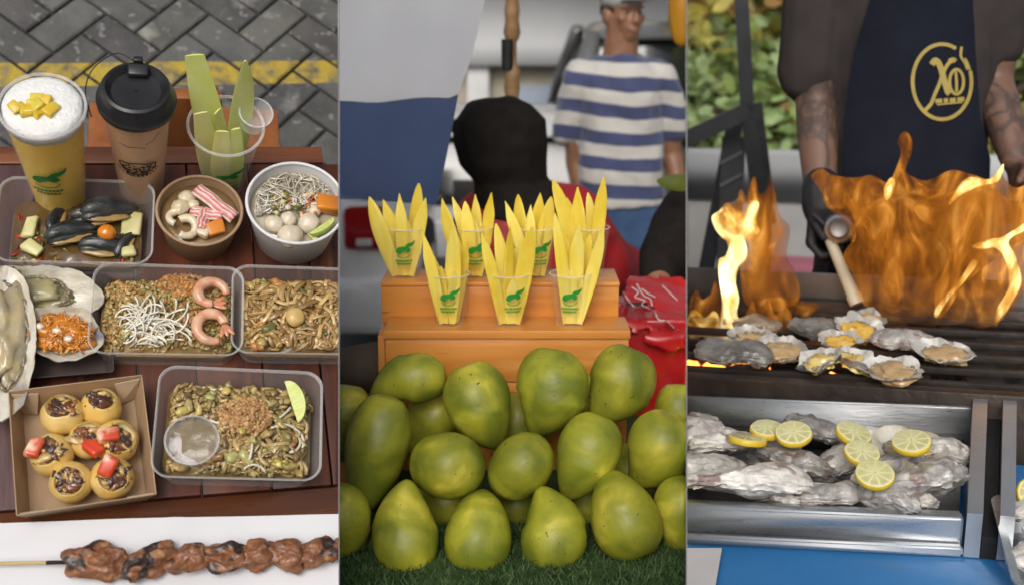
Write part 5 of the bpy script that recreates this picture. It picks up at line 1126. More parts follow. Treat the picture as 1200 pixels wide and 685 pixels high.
# display tray: sides drawn to its own plan
zt0 = G(1000, 606, 1.5).z; zt0 = zg-.055
def quad(pts, z): return [GZ(x, y, z) for x, y in pts]
zr = zg-.02
bl_, br_ = GZ(804, 462, zr), GZ(1139, 474, zr); fl_, fr_ = GZ(804, 592, zt0), GZ(1130, 606, zt0)
bl_ = bl_+(bl_-br_).normalized()*.12; fl_ = fl_+(fl_-fr_).normalized()*.12
STN = mat('stainless_tray', (.58, .6, .62), (.48, .5, .52), s=4, stretch=(.6, 8, 8), rough=.3, metal=.85, bump=.03, bs=20)
STP = mat('plain_steel', (.58, .6, .62), (.5, .52, .54), s=9, rough=.3, metal=.85)
tr = thing('display_tray', 'rectangular stainless display tray of raw oysters and lemon slices', 'display tray', ((fl_+br_)/2).to_tuple()); ivr = tr.matrix_basis.inverted()
def wallbox(a, b, z0, z1, th, side):
    """upright panel from a to b, th thick towards side"""
    a, b, n = V((a.x, a.y, 0)), V((b.x, b.y, 0)), V((side[0], side[1], 0)).normalized()*th; q = MB()
    lo = [[V((p.x, p.y, z)) for p in (a, b, b+n, a+n)] for z in (z0, z1)]; q.loft(lo); bm = bmesh.new(); me = q.mesh('t', smooth=False); bm.from_mesh(me); bpy.data.meshes.remove(me)
    bmesh.ops.bevel(bm, geom=bm.edges[:], offset=min(.003, th*.3), segments=2, affect='EDGES'); q = MB(); q.bm(bm); return q
zf = zt0-.036        # tray floor
q = wallbox(bl_, br_, zf, zr, .012, (0, -1)); tpart('back_panel', q, ALU, tr, ivr)
b2l, b2r = bl_+V((0, -.013, 0)), br_+V((-.012, -.013, 0))
q = wallbox(b2l, b2r, zf, zr-.045, .03, (0, -1)); tpart('inner_ledge', q, IRON, tr, ivr)
q = wallbox(fl_, fr_, zt0-.05, zt0-.001, .028, (0, 1)); tpart('front_panel', q, STN, tr, ivr)
q = wallbox(fl_+V((0, -.001, 0)), fr_+V((0, -.001, 0)), zt0-.05, zt0-.036, .014, (0, -1)); tpart('front_ledge', q, STN, tr, ivr)
d = (fr_-br_); d.z = 0
q = MB(); A, B = br_+V((.001, 0, 0)), fr_+V((.001, -.012, 0))
for (o1, o2, zz0, zz1, mm, nm) in ((0, .022, 0, .012, STP, 'side_panel'), (.0235, .044, 0, -.02, mat('black_gap', (.012, .012, .013), rough=.6), 'black_channel'), (.0455, .066, 0, .012, STP, 'side_panel')):
    a0, a1 = A+V((o1, 0, 0)), A+V((o2, 0, 0)); c0_, c1_ = B+V((o1*.9, 0, 0)), B+V((o2*.9, 0, 0))
    q = MB(); q.loft([[V((p.x, p.y, z)) for p, z in ((a0, z0), (a1, z0), (c1_, z2), (c0_, z2))] for z0, z2 in ((zt0-.05, zt0-.05), (zr+zz1, zt0+zz1))]); tpart(nm, q, mm, tr, ivr, False)
q = MB(); q.add([V((p.x, p.y, zf+.0 if k < 4 else zf-.004)) for k in range(2) for p in (b2l, b2r, fr_+V((-.0, .029, 0)), fl_+V((0, .029, 0)))][:4]+[V((p.x, p.y, zf-.004)) for p in (b2l, b2r, fr_+V((0, .029, 0)), fl_+V((0, .029, 0)))], [[0, 1, 2, 3], [7, 6, 5, 4], [0, 4, 5, 1], [1, 5, 6, 2], [2, 6, 7, 3], [3, 7, 4, 0]]); tpart('floor_plate', q, STEEL, tr, ivr, False)
# oyster shells
def pal(n, a, b, c, **k): return mat(n, a, b, c, s=k.pop('s', 34), rough=k.pop('rough', .32), rnd=.22, coat=.4, bump=k.pop('bump', .4), bs=k.pop('bs', 95), **k)
SH1 = pal('shell_grey', (.46, .44, .41), (.24, .22, .21), (.66, .64, .6), lo=.36, hi=.58, speck=(.2, .15, .13), sps=30, spt=.6); SH2 = pal('shell_white', (.66, .63, .58), (.46, .43, .39), (.3, .24, .23), lo=.42, hi=.62, speck=(.26, .19, .18), sps=22, spt=.6)
SH3 = pal('shell_dark', (.1, .095, .085), (.2, .19, .17), (.05, .045, .04)); SH4 = pal('shell_scorched', (.3, .22, .15), (.14, .1, .07), (.42, .33, .24))
def shellblob(Ln, W, seed, h=.38):
    """closed oyster: two valves, layered ruffled plates"""
    q = MB(); n = 64; loops = []; ks = 20
    def rad(a):
        c = math.cos(a); r = 1/math.sqrt((c/(Ln/2))**2+(math.sin(a)/(W/2))**2); r *= 1+(.18*(-c)**6 if c < 0 else 0); return r*(1+.14*noise.noise(V((math.cos(a)*1.5+seed*3, math.sin(a)*1.5, seed))))
    for i in range(ks+1):
        u = -1+2*i/ks; k = (1-abs(u)**2.4)**.5 if abs(u) < 1 else 0; k = max(k, .03); stp = 1+.02*((i % 3)-1)
        lp = []
        for j in range(n):
            a = 2*PI*j/n; rr = rad(a)*k*stp*(1+.07*noise.noise(V((math.cos(a)*5+seed, math.sin(a)*5, i*.9)))); x, y = math.cos(a)*rr, math.sin(a)*rr
            z = u*h*W*(.75 if u > 0 else .6)+.13*W*noise.noise(V((x/W*1.3+seed, y/W*1.3, seed)))*k+.03*W*noise.noise(V((x/W*7, y/W*7, i*.5+seed)))
            lp.append(V((x, y, z)))
        loops.append(lp)
    q.loft(loops); q.rough(.12*W, 1.3/W, seed); q.rough(.035*W, 4/W, seed+1); q.rough(.014*W, 11/W, seed+2); return q
def G_(x, y, z): p = GZ(x, y, z); return M.Translation(p)
zo = zf+.036
tray_shells = [(818, 507, .11, .085, 70, 10, .012, SH2, 'pale closed oyster in the back left corner of the display tray'), (850, 520, .10, .075, 25, -10, .01, SH2, 'small pale closed oyster below the tilted lemon slice'),
        (832, 552, .1, .075, -12, -16, .006, SH2, 'pale oyster at the left end of the long front shell'), (884, 566, .155, .078, 6, -16, .014, SH2, 'longest closed oyster lying along the front of the display tray'), (936, 545, .105, .07, -28, -18, .012, SH1, 'grey closed oyster right of the longest one'),
        (978, 580, .1, .055, 24, -6, .0, SH1, 'thin grey oyster shell leaning on the front panel'), (955, 503, .085, .062, -40, 0, .016, SH1, 'small grey oyster at the back beside the round lemon slice'), (1082, 566, .11, .095, 40, -18, .016, SH1, 'widest rough grey oyster in the front right corner of the tray'),
        (1100, 528, .085, .075, -25, -8, .014, SH2, 'layered pale oyster behind the widest one'), (1038, 586, .085, .06, -35, -12, .002, SH1, 'grey oyster under the front lemon slice'), (1005, 512, .085, .062, 10, 0, .006, SH2, 'white oyster at the back beneath two lemon slices'),
        (908, 527, .09, .066, 60, -10, .004, SH1, 'mottled oyster in the middle behind the longest one'), (1056, 548, .085, .066, 10, -10, .0, SH1, 'grey oyster low in the middle right of the tray'), (985, 543, .09, .072, 70, -12, .004, SH2, 'pale oyster under the pair of lemon slices'), (925, 586, .085, .045, -8, -8, -.008, SH1, 'thin oyster shell edge along the front panel'), (1066, 588, .075, .05, 15, -8, -.004, SH2, 'small pale oyster by the front panel below the widest one')]
for i, (x, y, Ln, W_, rz, rx, z, m, lab) in enumerate(tray_shells):
    q = shellblob(Ln*1.12, W_*1.14, i+20, .38); o = q.build('oyster', m, smooth=50); o.matrix_basis = G_(x, y, zo+z) @ RZ(rz) @ RX(rx-8); tag(o, lab, 'oyster', 'raw oysters in the display tray')
for x, y, Ln, W_, rz, sd_, lab in ((1062, 519, .13, .085, 128, 41, 'open white oyster half shell holding a lemon slice at the back'), (1034, 550, .1, .08, 60, 42, 'open oyster half shell under the middle lemon slices')):
    oyster(lab, G_(x, y, zo+.03) @ RZ(rz) @ RX(-14), Ln, W_, sd_, FG2, 'oyster', 'raw oysters in the display tray', outm=SH1, depth=.35)
LPEEL = mat('lemon_peel', (.62, .42, .02), (.7, .5, .035), s=40, rough=.4, bump=.1, bs=200); LFL = mat('lemon_flesh', (.7, .64, .26), (.75, .7, .36), s=60, rough=.25, coat=.3, sss=.3, stretch=(1, 1, .2)); LPITH = mat('lemon_pith', (.73, .68, .36), (.7, .65, .32), s=40, rough=.5)
def lemon(label, X, r, th=.007, group='lemon slices on the oysters'):
    t = thing('lemon_slice', label, 'lemon slice', X, group); sl = U(0, .03)
    q = MB(); q.lathe([(r*.95, -th/2), (r, -th*.2), (r, th*.2), (r*.95, th/2-.0004)], 40, cap1=False, wob=.04, seed=r*999); q.build('peel', LPEEL, t, smooth=50)
    q = MB(); q.lathe([(r*.965, th/2-.0008), (r*.9, th/2+.0002), (.001, th/2+.0003)], 40, cap0=False, cap1=False, wob=.04, seed=r*999); q.build('pith', LPITH, t)
    q = MB(); n = 9
    for i in range(n):
        a0, a1 = R(360*i/n+2.5), R(360*(i+1)/n-2.5); am = (a0+a1)/2; c = V((math.cos(am), math.sin(am), 0))*r*.07; pts = [c+V((0, 0, th/2+.0004))]
        for k in range(6): a = a0+(a1-a0)*k/5; pts.append(c+V((math.cos(a)*r*.8, math.sin(a)*r*.8, th/2+.0006)))
        top = [p+V((0, 0, .0007)) for p in pts]; q.loft([pts, [p+(c*4-p).normalized()*.0012*V((1, 1, 0)).length for p in top]])
    q.build('flesh_segments', LFL, t, smooth=False); return t
for x, y, r, rx, ry, rz, z, lab in ((899, 503, .029, 12, 0, 0, zo+.05, 'lemon slice half hidden behind the round one at the back of the tray'), (930, 508, .031, 22, -4, 0, zo+.055, 'round lemon slice in front of the half hidden one'), (876, 515, .033, 6, -10, -14, zo+.045, 'lemon slice lying flat with its yellow peel towards the camera at the left'),
        (1000, 508, .031, 16, 14, 0, zo+.05, 'lemon slice with orange peel edge left of the open oyster'), (1068, 518, .032, 18, -8, 0, zo+.056, 'lemon slice resting inside the open oyster at the back'), (1010, 531, .029, 22, 6, 0, zo+.05, 'middle pale lemon slice above the front one'), (1025, 556, .03, 26, 0, 0, zo+.052, 'front lemon slice nearest the front panel')):
    lemon(lab, G_(x, y, z) @ RX(rx) @ RY(ry) @ RZ(rz+U(0, 90)) if not 870 < x < 880 else G_(x, y, z) @ RZ(18) @ RX(-8) @ RY(6), r*.86, .009)
# oysters on the grill
AMB = mat('oyster_flesh_amber', (.66, .33, .03), (.74, .48, .1), (.5, .22, .02), s=40, rough=.2, coat=.6, bump=.15, bs=40, sss=.2); YEL = mat('oyster_flesh_yellow', (.72, .46, .04), (.76, .62, .28), (.62, .36, .03), s=40, rough=.2, coat=.6, sss=.2, bump=.1, bs=40); TAN = mat('oyster_flesh_tan', (.5, .33, .15), (.4, .27, .14), (.6, .48, .3), s=55, rough=.25, coat=.5, bump=.1, bs=40)
SHN = pal('shell_lining_grey', (.4, .37, .33), (.27, .25, .23), (.5, .47, .42), rough=.4, bump=.5); zc = zg+.018; SHW = pal('shell_lining_white', (.6, .58, .54), (.42, .4, .37), (.3, .28, .28), rough=.4, bump=.4)
go = [(866, 414, .125, .07, -12, SH3, None, SHN, 'dark grey green oyster shell at the left of the grill near the flame'), (916, 407, .085, .06, 12, SH4, TAN, SHN, 'scorched oyster with smooth tan meat right of the dark shell'), (884, 393, .075, .05, 4, SH4, TAN, SHN, 'reddish brown oyster between the dark shell and the flames'),
      (888, 380, .085, .05, 6, SH4, None, SHN, 'brown oyster shell farthest back at the left of the grill'), (958, 384, .095, .055, 12, SH3, None, SHN, 'olive grey oyster shell at the back before the torch'), (959, 418, .068, .066, -80, SH1, YEL, SHW, 'small upright oyster with yellow meat at the front of the grill'),
      (1005, 418, .075, .07, 80, SH1, YEL, SHW, 'oyster with yellow and white meat beside the small upright one'), (1008, 383, .08, .07, 20, SH1, AMB, SHW, 'round oyster with glossy amber meat in the middle of the grill'), (984, 397, .065, .05, -20, SH4, AMB, SHN, 'oyster with amber meat wedged between its neighbours'), (1048, 430, .09, .058, -25, SH1, TAN, SHW, 'pointed white oyster leaning on the front rail of the grill'),
      (1062, 399, .105, .06, -8, SH1, None, SHN, 'layered grey oyster with ruffled edges behind the white ones'), (1108, 410, .085, .056, -6, SH2, TAN, SHW, 'white oyster with tan meat, the farthest right on the grill'), (1018, 372, .06, .045, 0, SH4, AMB, SHN, 'small amber oyster at the very back of the grill')]
for i, (x, y, Ln, W_, rz, om, fl, im, lab) in enumerate(go):
    if fl: oyster(lab, G_(x, y, zc+.008) @ RZ(rz) @ RX(20), Ln*1.14, W_*1.2, 60+i, fl, 'oyster', 'oysters on the grill', inm=im, outm=om, fs=(.76, .74), depth=.3, lift=.75, ruffle=.26)
    else: q = shellblob(Ln, W_*1.1, 70+i, .36); o = q.build('oyster', om, smooth=50); o.matrix_basis = G_(x, y, zc) @ RZ(rz) @ RX(8); tag(o, lab, 'oyster', 'oysters on the grill')
# second tray at the right edge
zs = zt0-.051; p = GZ(1168, 630, zs+.05)+V((.055, 0, 0)); p.z = zs; X = M.Translation(p) @ RZ(-4)
t2 = thing('steel_dish', 'rounded stainless dish of small oysters at the right edge of the blue table', 'dish', X)
def rr3(w, d, r, z, cx=.07): return [v+V((cx, 0, 0)) for v in rrect(w, d, r, 6, z)]
q = MB(); q.loft([rr3(.2, .27, .03, 0), rr3(.22, .29, .03, .045), rr3(.24, .31, .035, .048), rr3(.24, .31, .035, .051), rr3(.218, .288, .03, .049), rr3(.198, .268, .03, .004)], caps=False); q.add(rr3(.198, .268, .03, .004), [list(range(28))]); q.build('dish_body', STN, t2, smooth=50)
for i, (x, y, r) in enumerate(((1200, 600, .05), (1204, 652, .06), (1222, 628, .045))):
    q = shellblob(.06, .045, 90+i, .36); o = q.build('oyster', SH2, smooth=50); o.matrix_basis = G_(x, y, zs+.04) @ RZ(i*50); tag(o, ['small pale oyster at the back of the rounded dish', 'small pale oyster at the front of the rounded dish', 'small oyster in the middle of the rounded dish'][i], 'oyster', 'oysters in the rounded dish')
lemon('lemon slice standing at the back of the rounded dish', G_(1208, 578, zs+.055) @ RX(60) @ RY(20), .022, .008, None)
# blue table
BLUE = mat('blue_table_top', (.04, .25, .6), (.032, .21, .53), s=5, rough=.4, bump=.03, bs=30, speck=(.05, .22, .5), sps=14, spt=.66)
zb = zt0-.0515; bx0, bx1 = GZ(804, 640, zb).x-.3, GZ(1200, 640, zb).x+.5; yb_, yf_ = gyf-.02, 1.05
bt = thing('blue_table', 'bright blue table under the display tray with a white corner piece', 'table', ((bx0+bx1)/2, 1.5, .2)); ivb2 = bt.matrix_basis.inverted()
q = MB(); q.box(bx0, bx1, yf_, yb_, zb-.03, zb, .006); tpart('table_top', q, BLUE, bt, ivb2)
for x in (bx0+.06, bx1-.06):
    for y in (yf_+.06, yb_-.06): q = MB(); q.box(x-.022, x+.022, y-.022, y+.022, .15, zb-.031, .003); tpart('leg', q, STEEL, bt, ivb2)
a0, a1, a2, a3 = [GZ(x, y, zb+.004) for x, y in ((790, 643), (846, 643), (836, 700), (780, 700))]
q = MB(); q.loft([[v+V((0, 0, dz)) for v in (a0, a1, a2, a3)] for dz in (-.003, .002)]); tpart('white_corner', q, mat('offwhite_plastic', (.6, .57, .56), (.52, .5, .49), s=8, rough=.5), bt, ivb2, False)
# raised pavement the cook stands on
q = MB(); q.box(-1.6, 2.6, .9, 6.6, 0, .15, .01); o = structure(q.build('raised_pavement', mat('pale_concrete', (.4, .39, .37), (.32, .31, .3), s=4, rough=.9, bump=.15, bs=30, speck=(.24, .23, .22), sps=30, spt=.64), smooth=30))
# --- the cook
YC = 2.78
def Q(x, y, dy=0): return G(x, y, YC+dy)
ck, ivc2 = person('cook in dark T-shirt and navy apron with gold emblem, holding a gas torch', (Q(1065, 200).x, YC+.02, .15)); cx_ = Q(1058, 200).x; s_ = RIGHT.sc(Q(1060, 100))
zl = lambda y: Q(1060, y).z
shz = zl(0)+.03
b = MB(); Xh, hs = head(b, (cx_-.01, YC-.06, shz+.34), .235, -6, 22)
torso(b, [((cx_, YC, .95), .16, .115), ((cx_, YC, 1.15), .155, .11), ((cx_, YC, zl(60)), .155, .11), ((cx_, YC, shz), .165, .1), ((cx_, YC, shz+.09), .1, .075)])
limb(b, [(cx_, YC, shz+.09), (cx_-.003, YC-.02, shz+.2), (cx_-.01, YC-.04, shz+.3)], [.065, .062, .06])
sL = Q(952, 0); sL.z = shz+.02; eL = Q(957, 120, -.02); wL = Q(962, 236, -.16); sR = V((cx_+.165, YC, shz+.01)); eR = Q(1162, 95, .0); wR = Q(1190, 186, -.14)
limb(b, [sL, sL.lerp(eL, .6), eL, eL.lerp(wL, .35), wL], [.066, .058, .047, .046, .033]); limb(b, [sR, sR.lerp(eR, .6), eR, eR.lerp(wR, .35), wR], [.062, .054, .044, .043, .032])
for s in (-1, 1):
    an = V((cx_+s*.12, YC+.02, .24)); limb(b, [V((cx_+s*.09, YC, .98)), V((cx_+s*.11, YC-.02, .62)), an], [.092, .064, .044]); capsule(b, an-V((0, -.02, .04)), an+V((s*.02, -.17, -.052)), .04, .032)
hand(b, wR, (.15, -.45, -.75), (-.8, 0, .3), 35, .19, -1)
b = evalmesh(b, .0065, 2); rel(b, ivc2)
TSK = mat('tattooed_skin', (.17, .095, .065), (.06, .042, .036), (.2, .11, .075), s=11, rough=.5, lo=.44, hi=.54, dist=1.2, sss=.1, bump=.08, bs=120); b.build('body', TSK, ck)
eyes(ck, ivc2, Xh, hs, SKIN)
q = MB(); q.X = Xh; q.ell((0, .016, .04), (.084, .096, .084), 24, 14, .05, 4); q.X = None; zc_ = None; q.v = [p for p in q.v]; rel(q, ivc2); q.build('hair', mat('black_hair'), ck)
SHT = mat('brown_grey_cotton', (.055, .045, .045), (.04, .034, .034), s=14, rough=.95, spec=.15)
q = MB(); torso(q, [((cx_, YC, 1.0), .18, .14), ((cx_, YC, 1.2), .172, .132), ((cx_, YC, zl(60)), .178, .13), ((cx_, YC, shz), .185, .12), ((cx_, YC, shz+.06), .14, .1), ((cx_, YC, shz+.1), .085, .08)])
limb(q, [sL+V((.02, 0, .005)), Q(956, 50), Q(955, 84)], [.085, .079, .079]); limb(q, [sR+V((-.005, 0, .005)), sR.lerp(eR, .3), sR.lerp(eR, .58)], [.084, .076, .07])
q = evalmesh(q, .009, 2); cloth(q, .009, 10, 21); rel(q, ivc2); q.build('t_shirt', SHT, ck)
q = MB()
for s in (-1, 1): limb(q, [V((cx_+s*.085, YC, .98)), V((cx_+s*.112, YC-.015, .62)), V((cx_+s*.12, YC+.02, .28))], [.115, .09, .07])
torso(q, [((cx_, YC, .9), .185, .14), ((cx_, YC, 1.08), .175, .13)]); q = evalmesh(q, .01, 2); cloth(q, .01, 10, 23); rel(q, ivc2); q.build('trousers', mat('dark_trousers', (.018, .018, .02), (.025, .025, .028), s=20, rough=.9), ck)
NAVY = mat('apron_navy', (.009, .0115, .022), (.006, .008, .016), s=12, rough=.85, spec=.2, bump=.1, bs=150)
ya = YC-.15
ol = [Q(986, 240, -.15), Q(990, 140, -.15), Q(1002, 62, -.15), Q(1020, 0, -.15)]; top = shz+.04
pts = [(p.x, p.z) for p in ol]+[(cx_-.075, top), (cx_+.11, top)]+[(Q(x, y, -.15).x, Q(x, y, -.15).z) for x, y in ((1142, 0), (1146, 70), (1152, 140), (1166, 190), (1164, 240))]+[(cx_+.2, .62), (cx_-.2, .62)]
def apr(x, y, h):
    u = (x-cx_)/.2; f = .012*math.sin(x*26+y*5)*max(0, min(1, (1.5-y)*2))+.006*noise.noise(V((x*9, y*4, 1))); return V((x, ya+.075*u*u+f+h, y))
q = puff(pts, .016, .0022, apr, dm=.006); ab = q.mesh('tmp'); abv = BVHTree.FromPolygons([v.co for v in ab.vertices], [list(p.vertices) for p in ab.polygons]); rel(q, ivc2); q.build('apron', NAVY, ck)
def onap(x, y):
    d = RIGHT.ray(x, y).normalized(); r = abv.ray_cast(RIGHT.o, d); return (r[0], -d) if r[0] else (Q(x, y, -.15), -d)
GOLD = mat('gold_print', (.42, .32, .07), (.34, .26, .06), s=40, rough=.5); k = MB()
def EL(t): return (1104+34.5*math.cos(R(t))-.0*math.sin(R(t)), 96-44*math.sin(R(t)))
def stroke(pts, w, n=4): ribbon(k, [(p.x, p.y) for p in catmull([(x, y, 0) for x, y in pts], n, False)], w, onap, .002)
stroke([EL(t) for t in range(62, 378, 9)], 4.2, 2); stroke([EL(t) for t in range(18, 40, 7)], 2.2, 2); stroke([(1127, 55), (1126, 66), (1131, 74), (1134, 82)], 3)
stroke([EL(232), (1091, 122), (1095, 112), (1101, 98), (1105, 86), (1112, 74), (1119, 71)], 4.2); stroke([(1092, 76), (1096, 71), (1101, 76), (1106, 92), (1110, 106), (1113, 110)], 7); stroke([(1112, 72), (1117, 70), (1120, 72)], 5)
stroke([(1121+8.2*math.cos(R(a)), 96-14.5*math.sin(R(a))) for a in range(0, 361, 20)], 3.4, 2); stroke([(1120, 84), (1121, 96), (1121, 108)], 3.2)
for x0, x1, y in ((1096, 1104, 118), (1106, 1111, 117.5), (1113, 1120, 117), (1122, 1130, 116)): stroke([(x0, y+1), (x1, y)], 5)
stroke([(1098, 123), (1128, 120)], 1.6)
rel(k, ivc2); k.build('gold_emblem', GOLD, ck, smooth=False)
# glove and torch
GLV = mat('black_glove', (.012, .012, .014), (.02, .02, .022), s=30, rough=.6, bump=.2, bs=80)
td = (G(1000, 346, 2.42)-G(974, 262, YC-.22)).normalized(); tb0 = G(966, 246, YC-.2)
q = MB(); limb(q, [wL+V((0, 0, .03)), wL.lerp(tb0, .6)], [.043, .045]); hand(q, wL+V((-.005, .0, -.0)), (-.02, -.25, -1), (1, -.35, 0), 62, .2, 1); q = evalmesh(q, .0045, 1); rel(q, ivc2); q.build('glove', GLV, ck)
tz = thing('gas_torch', 'silver and cream gas torch gripped in the black glove, pointing at the oysters', 'gas torch', tb0); it = tz.matrix_basis.inverted()
c0_ = G(983, 268, YC-.27); dr = (RIGHT.o-c0_).normalized(); e1 = V((0, 0, 1)).cross(dr).normalized(); e2 = dr.cross(e1)
def ring(q, prof):
    q.X = M.Translation(c0_) @ M(((e1.x, e2.x, dr.x, 0), (e1.y, e2.y, dr.y, 0), (e1.z, e2.z, dr.z, 0), (0, 0, 0, 1))); q.lathe(prof, 32); q.X = None; return q
r0 = 19*RIGHT.sc(c0_)
tpart('gas_canister', ring(MB(), [(r0*.9, -.12), (r0, -.11), (r0, -.02), (r0*.85, 0), (r0*.6, .006), (r0*.5, .004)]), STN, tz, it, 40)
tpart('canister_collar', ring(MB(), [(r0*.62, -.002), (r0*.66, .012), (r0*.5, .016), (r0*.28, .014)]), mat('dark_collar', (.16, .15, .15), (.24, .22, .2), rough=.4, metal=.6), tz, it, 40)
q = MB(); a_ = G(972, 280, YC-.25); z_ = G(1000, 346, YC-.3); q.tube([a_, a_.lerp(z_, .5), a_.lerp(z_, .9), z_], [.011, .012, .0135, .0135], 14); q.tube([z_, z_+(z_-a_).normalized()*.02], [.016, .015], 14); tpart('burner_tube', q, mat('cream_metal', (.6, .54, .4), (.5, .44, .32), s=9, rough=.55), tz, it, 50)
q = MB(); q.tube([G(955, 252, YC-.25), G(966, 262, YC-.26), a_], .007, 10); tpart('trigger_arm', q, BLACKP, tz, it)
# --- black metal frame of the cart
BM = mat('black_metal', (.014, .015, .02), (.022, .024, .03), s=20, rough=.4, metal=.3)
YF = 3.5
def Bf(x, y, dy=0): return G(x, y, YF+dy)
pc2 = Bf(880, 300); cf = thing('metal_frame', 'black metal cart frame with a tall post and a top rail behind the left flame', 'metal frame', (pc2.x, YF, .15)); ivf = cf.matrix_basis.inverted()
def bar(a, b, w, d=.03):
    a, b = V(a), V(b); t = (b-a).normalized(); s = t.cross(V((0, 1, 0))).normalized()*w/2; n = V((0, d/2, 0)); q = MB(); q.loft([[p-s-n, p+s-n, p+s+n, p-s+n] for p in (a, b)]); return q
s = RIGHT.sc(Bf(880, 150)); q = bar(Bf(876, 132), Bf(866, -60), 16*s); tpart('post', q, BM, cf, ivf, False)
q = bar(Bf(878, 129), Bf(780, 174), 19*s, .05); tpart('top_rail', q, BM, cf, ivf, False)
q = bar(Bf(880, 122), Bf(894, 235), 26*s); tpart('front_leg', q, BM, cf, ivf, False); q = bar(Bf(894, 232), V((Bf(899, 300).x, YF, .15)), 22*s); tpart('front_leg', q, BM, cf, ivf, False)
q = bar(Bf(862, 140, .2), V((Bf(822, 340).x-.1, YF+.2, .15)), 20*s); tpart('rear_leg', q, BM, cf, ivf, False)
q = bar(Bf(880, 140, -.02), Bf(903, 262, -.02), 14*s, .02); tpart('side_plate', q, BM, cf, ivf, False)
p0_, p1_ = Bf(846, 160, .1), Bf(868, 300, .1); q = MB(); q.box(p0_.x, p1_.x, YF+.09, YF+.1, .6, p0_.z); tpart('side_panel', q, mat('dark_panel', (.02, .022, .027), (.03, .032, .037), rough=.5), cf, ivf, False)
for y in (186, 212, 240, 268): q = bar(Bf(844, y+6, .085), Bf(870, y-8, .085), 3*s, .008); tpart('panel_strip', q, mat('grey_strip', (.12, .12, .13), rough=.5), cf, ivf, False)
# --- road barrier, pink table and greenery behind
zb0, zb1 = G(900, 262, 6.2).z, G(900, 232, 6.2).z
q = MB(); q.box(-2.6, 3.4, 6.2, 6.4, .9, zb1, .02); rb_ = thing('road_barrier', 'pale grey concrete barrier wall behind the grill', 'barrier', (0, 6.3, 0)); ivx = rb_.matrix_basis.inverted()
tpart('coping', q, mat('barrier_pale', (.52, .53, .54), (.45, .46, .47), s=5, rough=.8), rb_, ivx); q = MB(); q.box(-2.6, 3.4, 6.22, 6.4, 0, .898, .01); tpart('wall_face', q, mat('barrier_grey', (.46, .45, .44), (.38, .37, .36), s=4, rough=.85), rb_, ivx)
q = MB(); zz = G(950, 322, 4.6).z; x0_, x1_ = G(905, 322, 4.6).x, G(985, 322, 4.6).x; pt = thing('pink_crate', 'pink and orange plastic crate behind the torch', 'crate', ((x0_+x1_)/2, 4.8, .15)); ivq = pt.matrix_basis.inverted()
q.box(x0_, x1_, 4.6, 4.9, .15, zz, .02); tpart('crate_body', q, mat('pink_plastic', (.5, .2, .36), (.44, .16, .3), rough=.5), pt, ivq); q = MB(); q.box(x0_-.02, x1_+.02, 4.58, 4.92, zz-.06, zz+.01, .012); q = q; tpart('crate_rim', q, mat('pink_rim', (.6, .18, .26), rough=.5), pt, ivq)
BARK = mat('bark', (.05, .038, .028), (.09, .07, .05), s=12, stretch=(3, 3, .6), rough=.9, bump=.5, bs=20); LV = mat('leaf_mixed', (1, 1, 1), (.85, .85, .8), s=4, rough=.5, vcol=True)
nt = LV.node_tree; b_ = [n for n in nt.nodes if n.type == 'BSDF_PRINCIPLED'][0]; tl = nt.nodes.new('ShaderNodeBsdfTranslucent'); ms = nt.nodes.new('ShaderNodeMixShader'); ms.inputs[0].default_value = .45
nt.links.new(b_.inputs['Base Color'].links[0].from_socket, tl.inputs[0]); nt.links.new(b_.outputs[0], ms.inputs[1]); nt.links.new(tl.outputs[0], ms.inputs[2]); nt.links.new(ms.outputs[0], [n for n in nt.nodes if n.type == 'OUTPUT_MATERIAL'][0].inputs[0])
def tree(label, x, y, h, r, cols, seed, n=1700, leaf=.15, name='tree', z0=.6):
    rn = random.Random(seed); t = thing(name, label, name, (x, y, 0), 'trees beyond the barrier')
    q = MB(); pts = [(0, 0, 0), (.03, 0, h*.3), (-.02, .02, h*.6), (.03, 0, h*.9)]; q.tube(pts, [.09, .075, .05, .02], 10)
    q.build('trunk', BARK, t)
    for i in range(7):
        q = MB(); a = i*2.4+seed; z = h*(.3+.08*i); q.tube([(0, 0, z), (math.cos(a)*r*.45, math.sin(a)*r*.45, z+h*.08), (math.cos(a)*r*.85, math.sin(a)*r*.8, z+h*.14)], [.035, .022, .008], 7); q.build('branch', BARK, t)
    q = MB(); cl = [(V((rn.uniform(-1, 1)*r*.85, rn.uniform(-1, 1)*r*.6, z0+(h-z0)*rn.random())), rn.uniform(.16, .36), rn.choice(cols), rn.uniform(.6, 1.3)) for _ in range(42)]
    for i in range(n):
        c, cr_, co, g0 = rn.choice(cl); d = V((rn.gauss(0, 1), rn.gauss(0, 1), rn.gauss(0, 1))).normalized()*cr_*rn.random()**.4; p = c+d; g = g0*rn.uniform(.75, 1.25); q.cur = tuple(v*g for v in co)
        l = leaf*rn.uniform(.6, 1.4); u = V((rn.gauss(0, 1), rn.gauss(0, 1), rn.gauss(0, .6))).normalized(); w = u.cross(V((rn.gauss(0, 1), rn.gauss(0, 1), rn.gauss(0, 1)))).normalized(); nn = u.cross(w)
        q.add([p, p+u*l*.35+w*l*.3+nn*l*.06, p+u*l*.8+w*l*.2, p+u*l, p+u*l*.8-w*l*.2, p+u*l*.35-w*l*.3+nn*l*.06, p+u*l*.5-nn*l*.04], [[0, 1, 6], [1, 2, 6], [2, 3, 6], [3, 4, 6], [4, 5, 6], [5, 0, 6]])
    q.build('crown', LV, t, smooth=False); return t
YG, GN, DG, OR_ = (.74, .67, .2), (.38, .5, .16), (.15, .22, .09), (.74, .45, .2)
PG, LG = (.6, .68, .36), (.5, .65, .32)
tree('yellowing leafy tree with orange clumps behind the tall black post', -.75, 7.4, 2.6, .75, [YG, YG, OR_, YG, PG, OR_], 1)
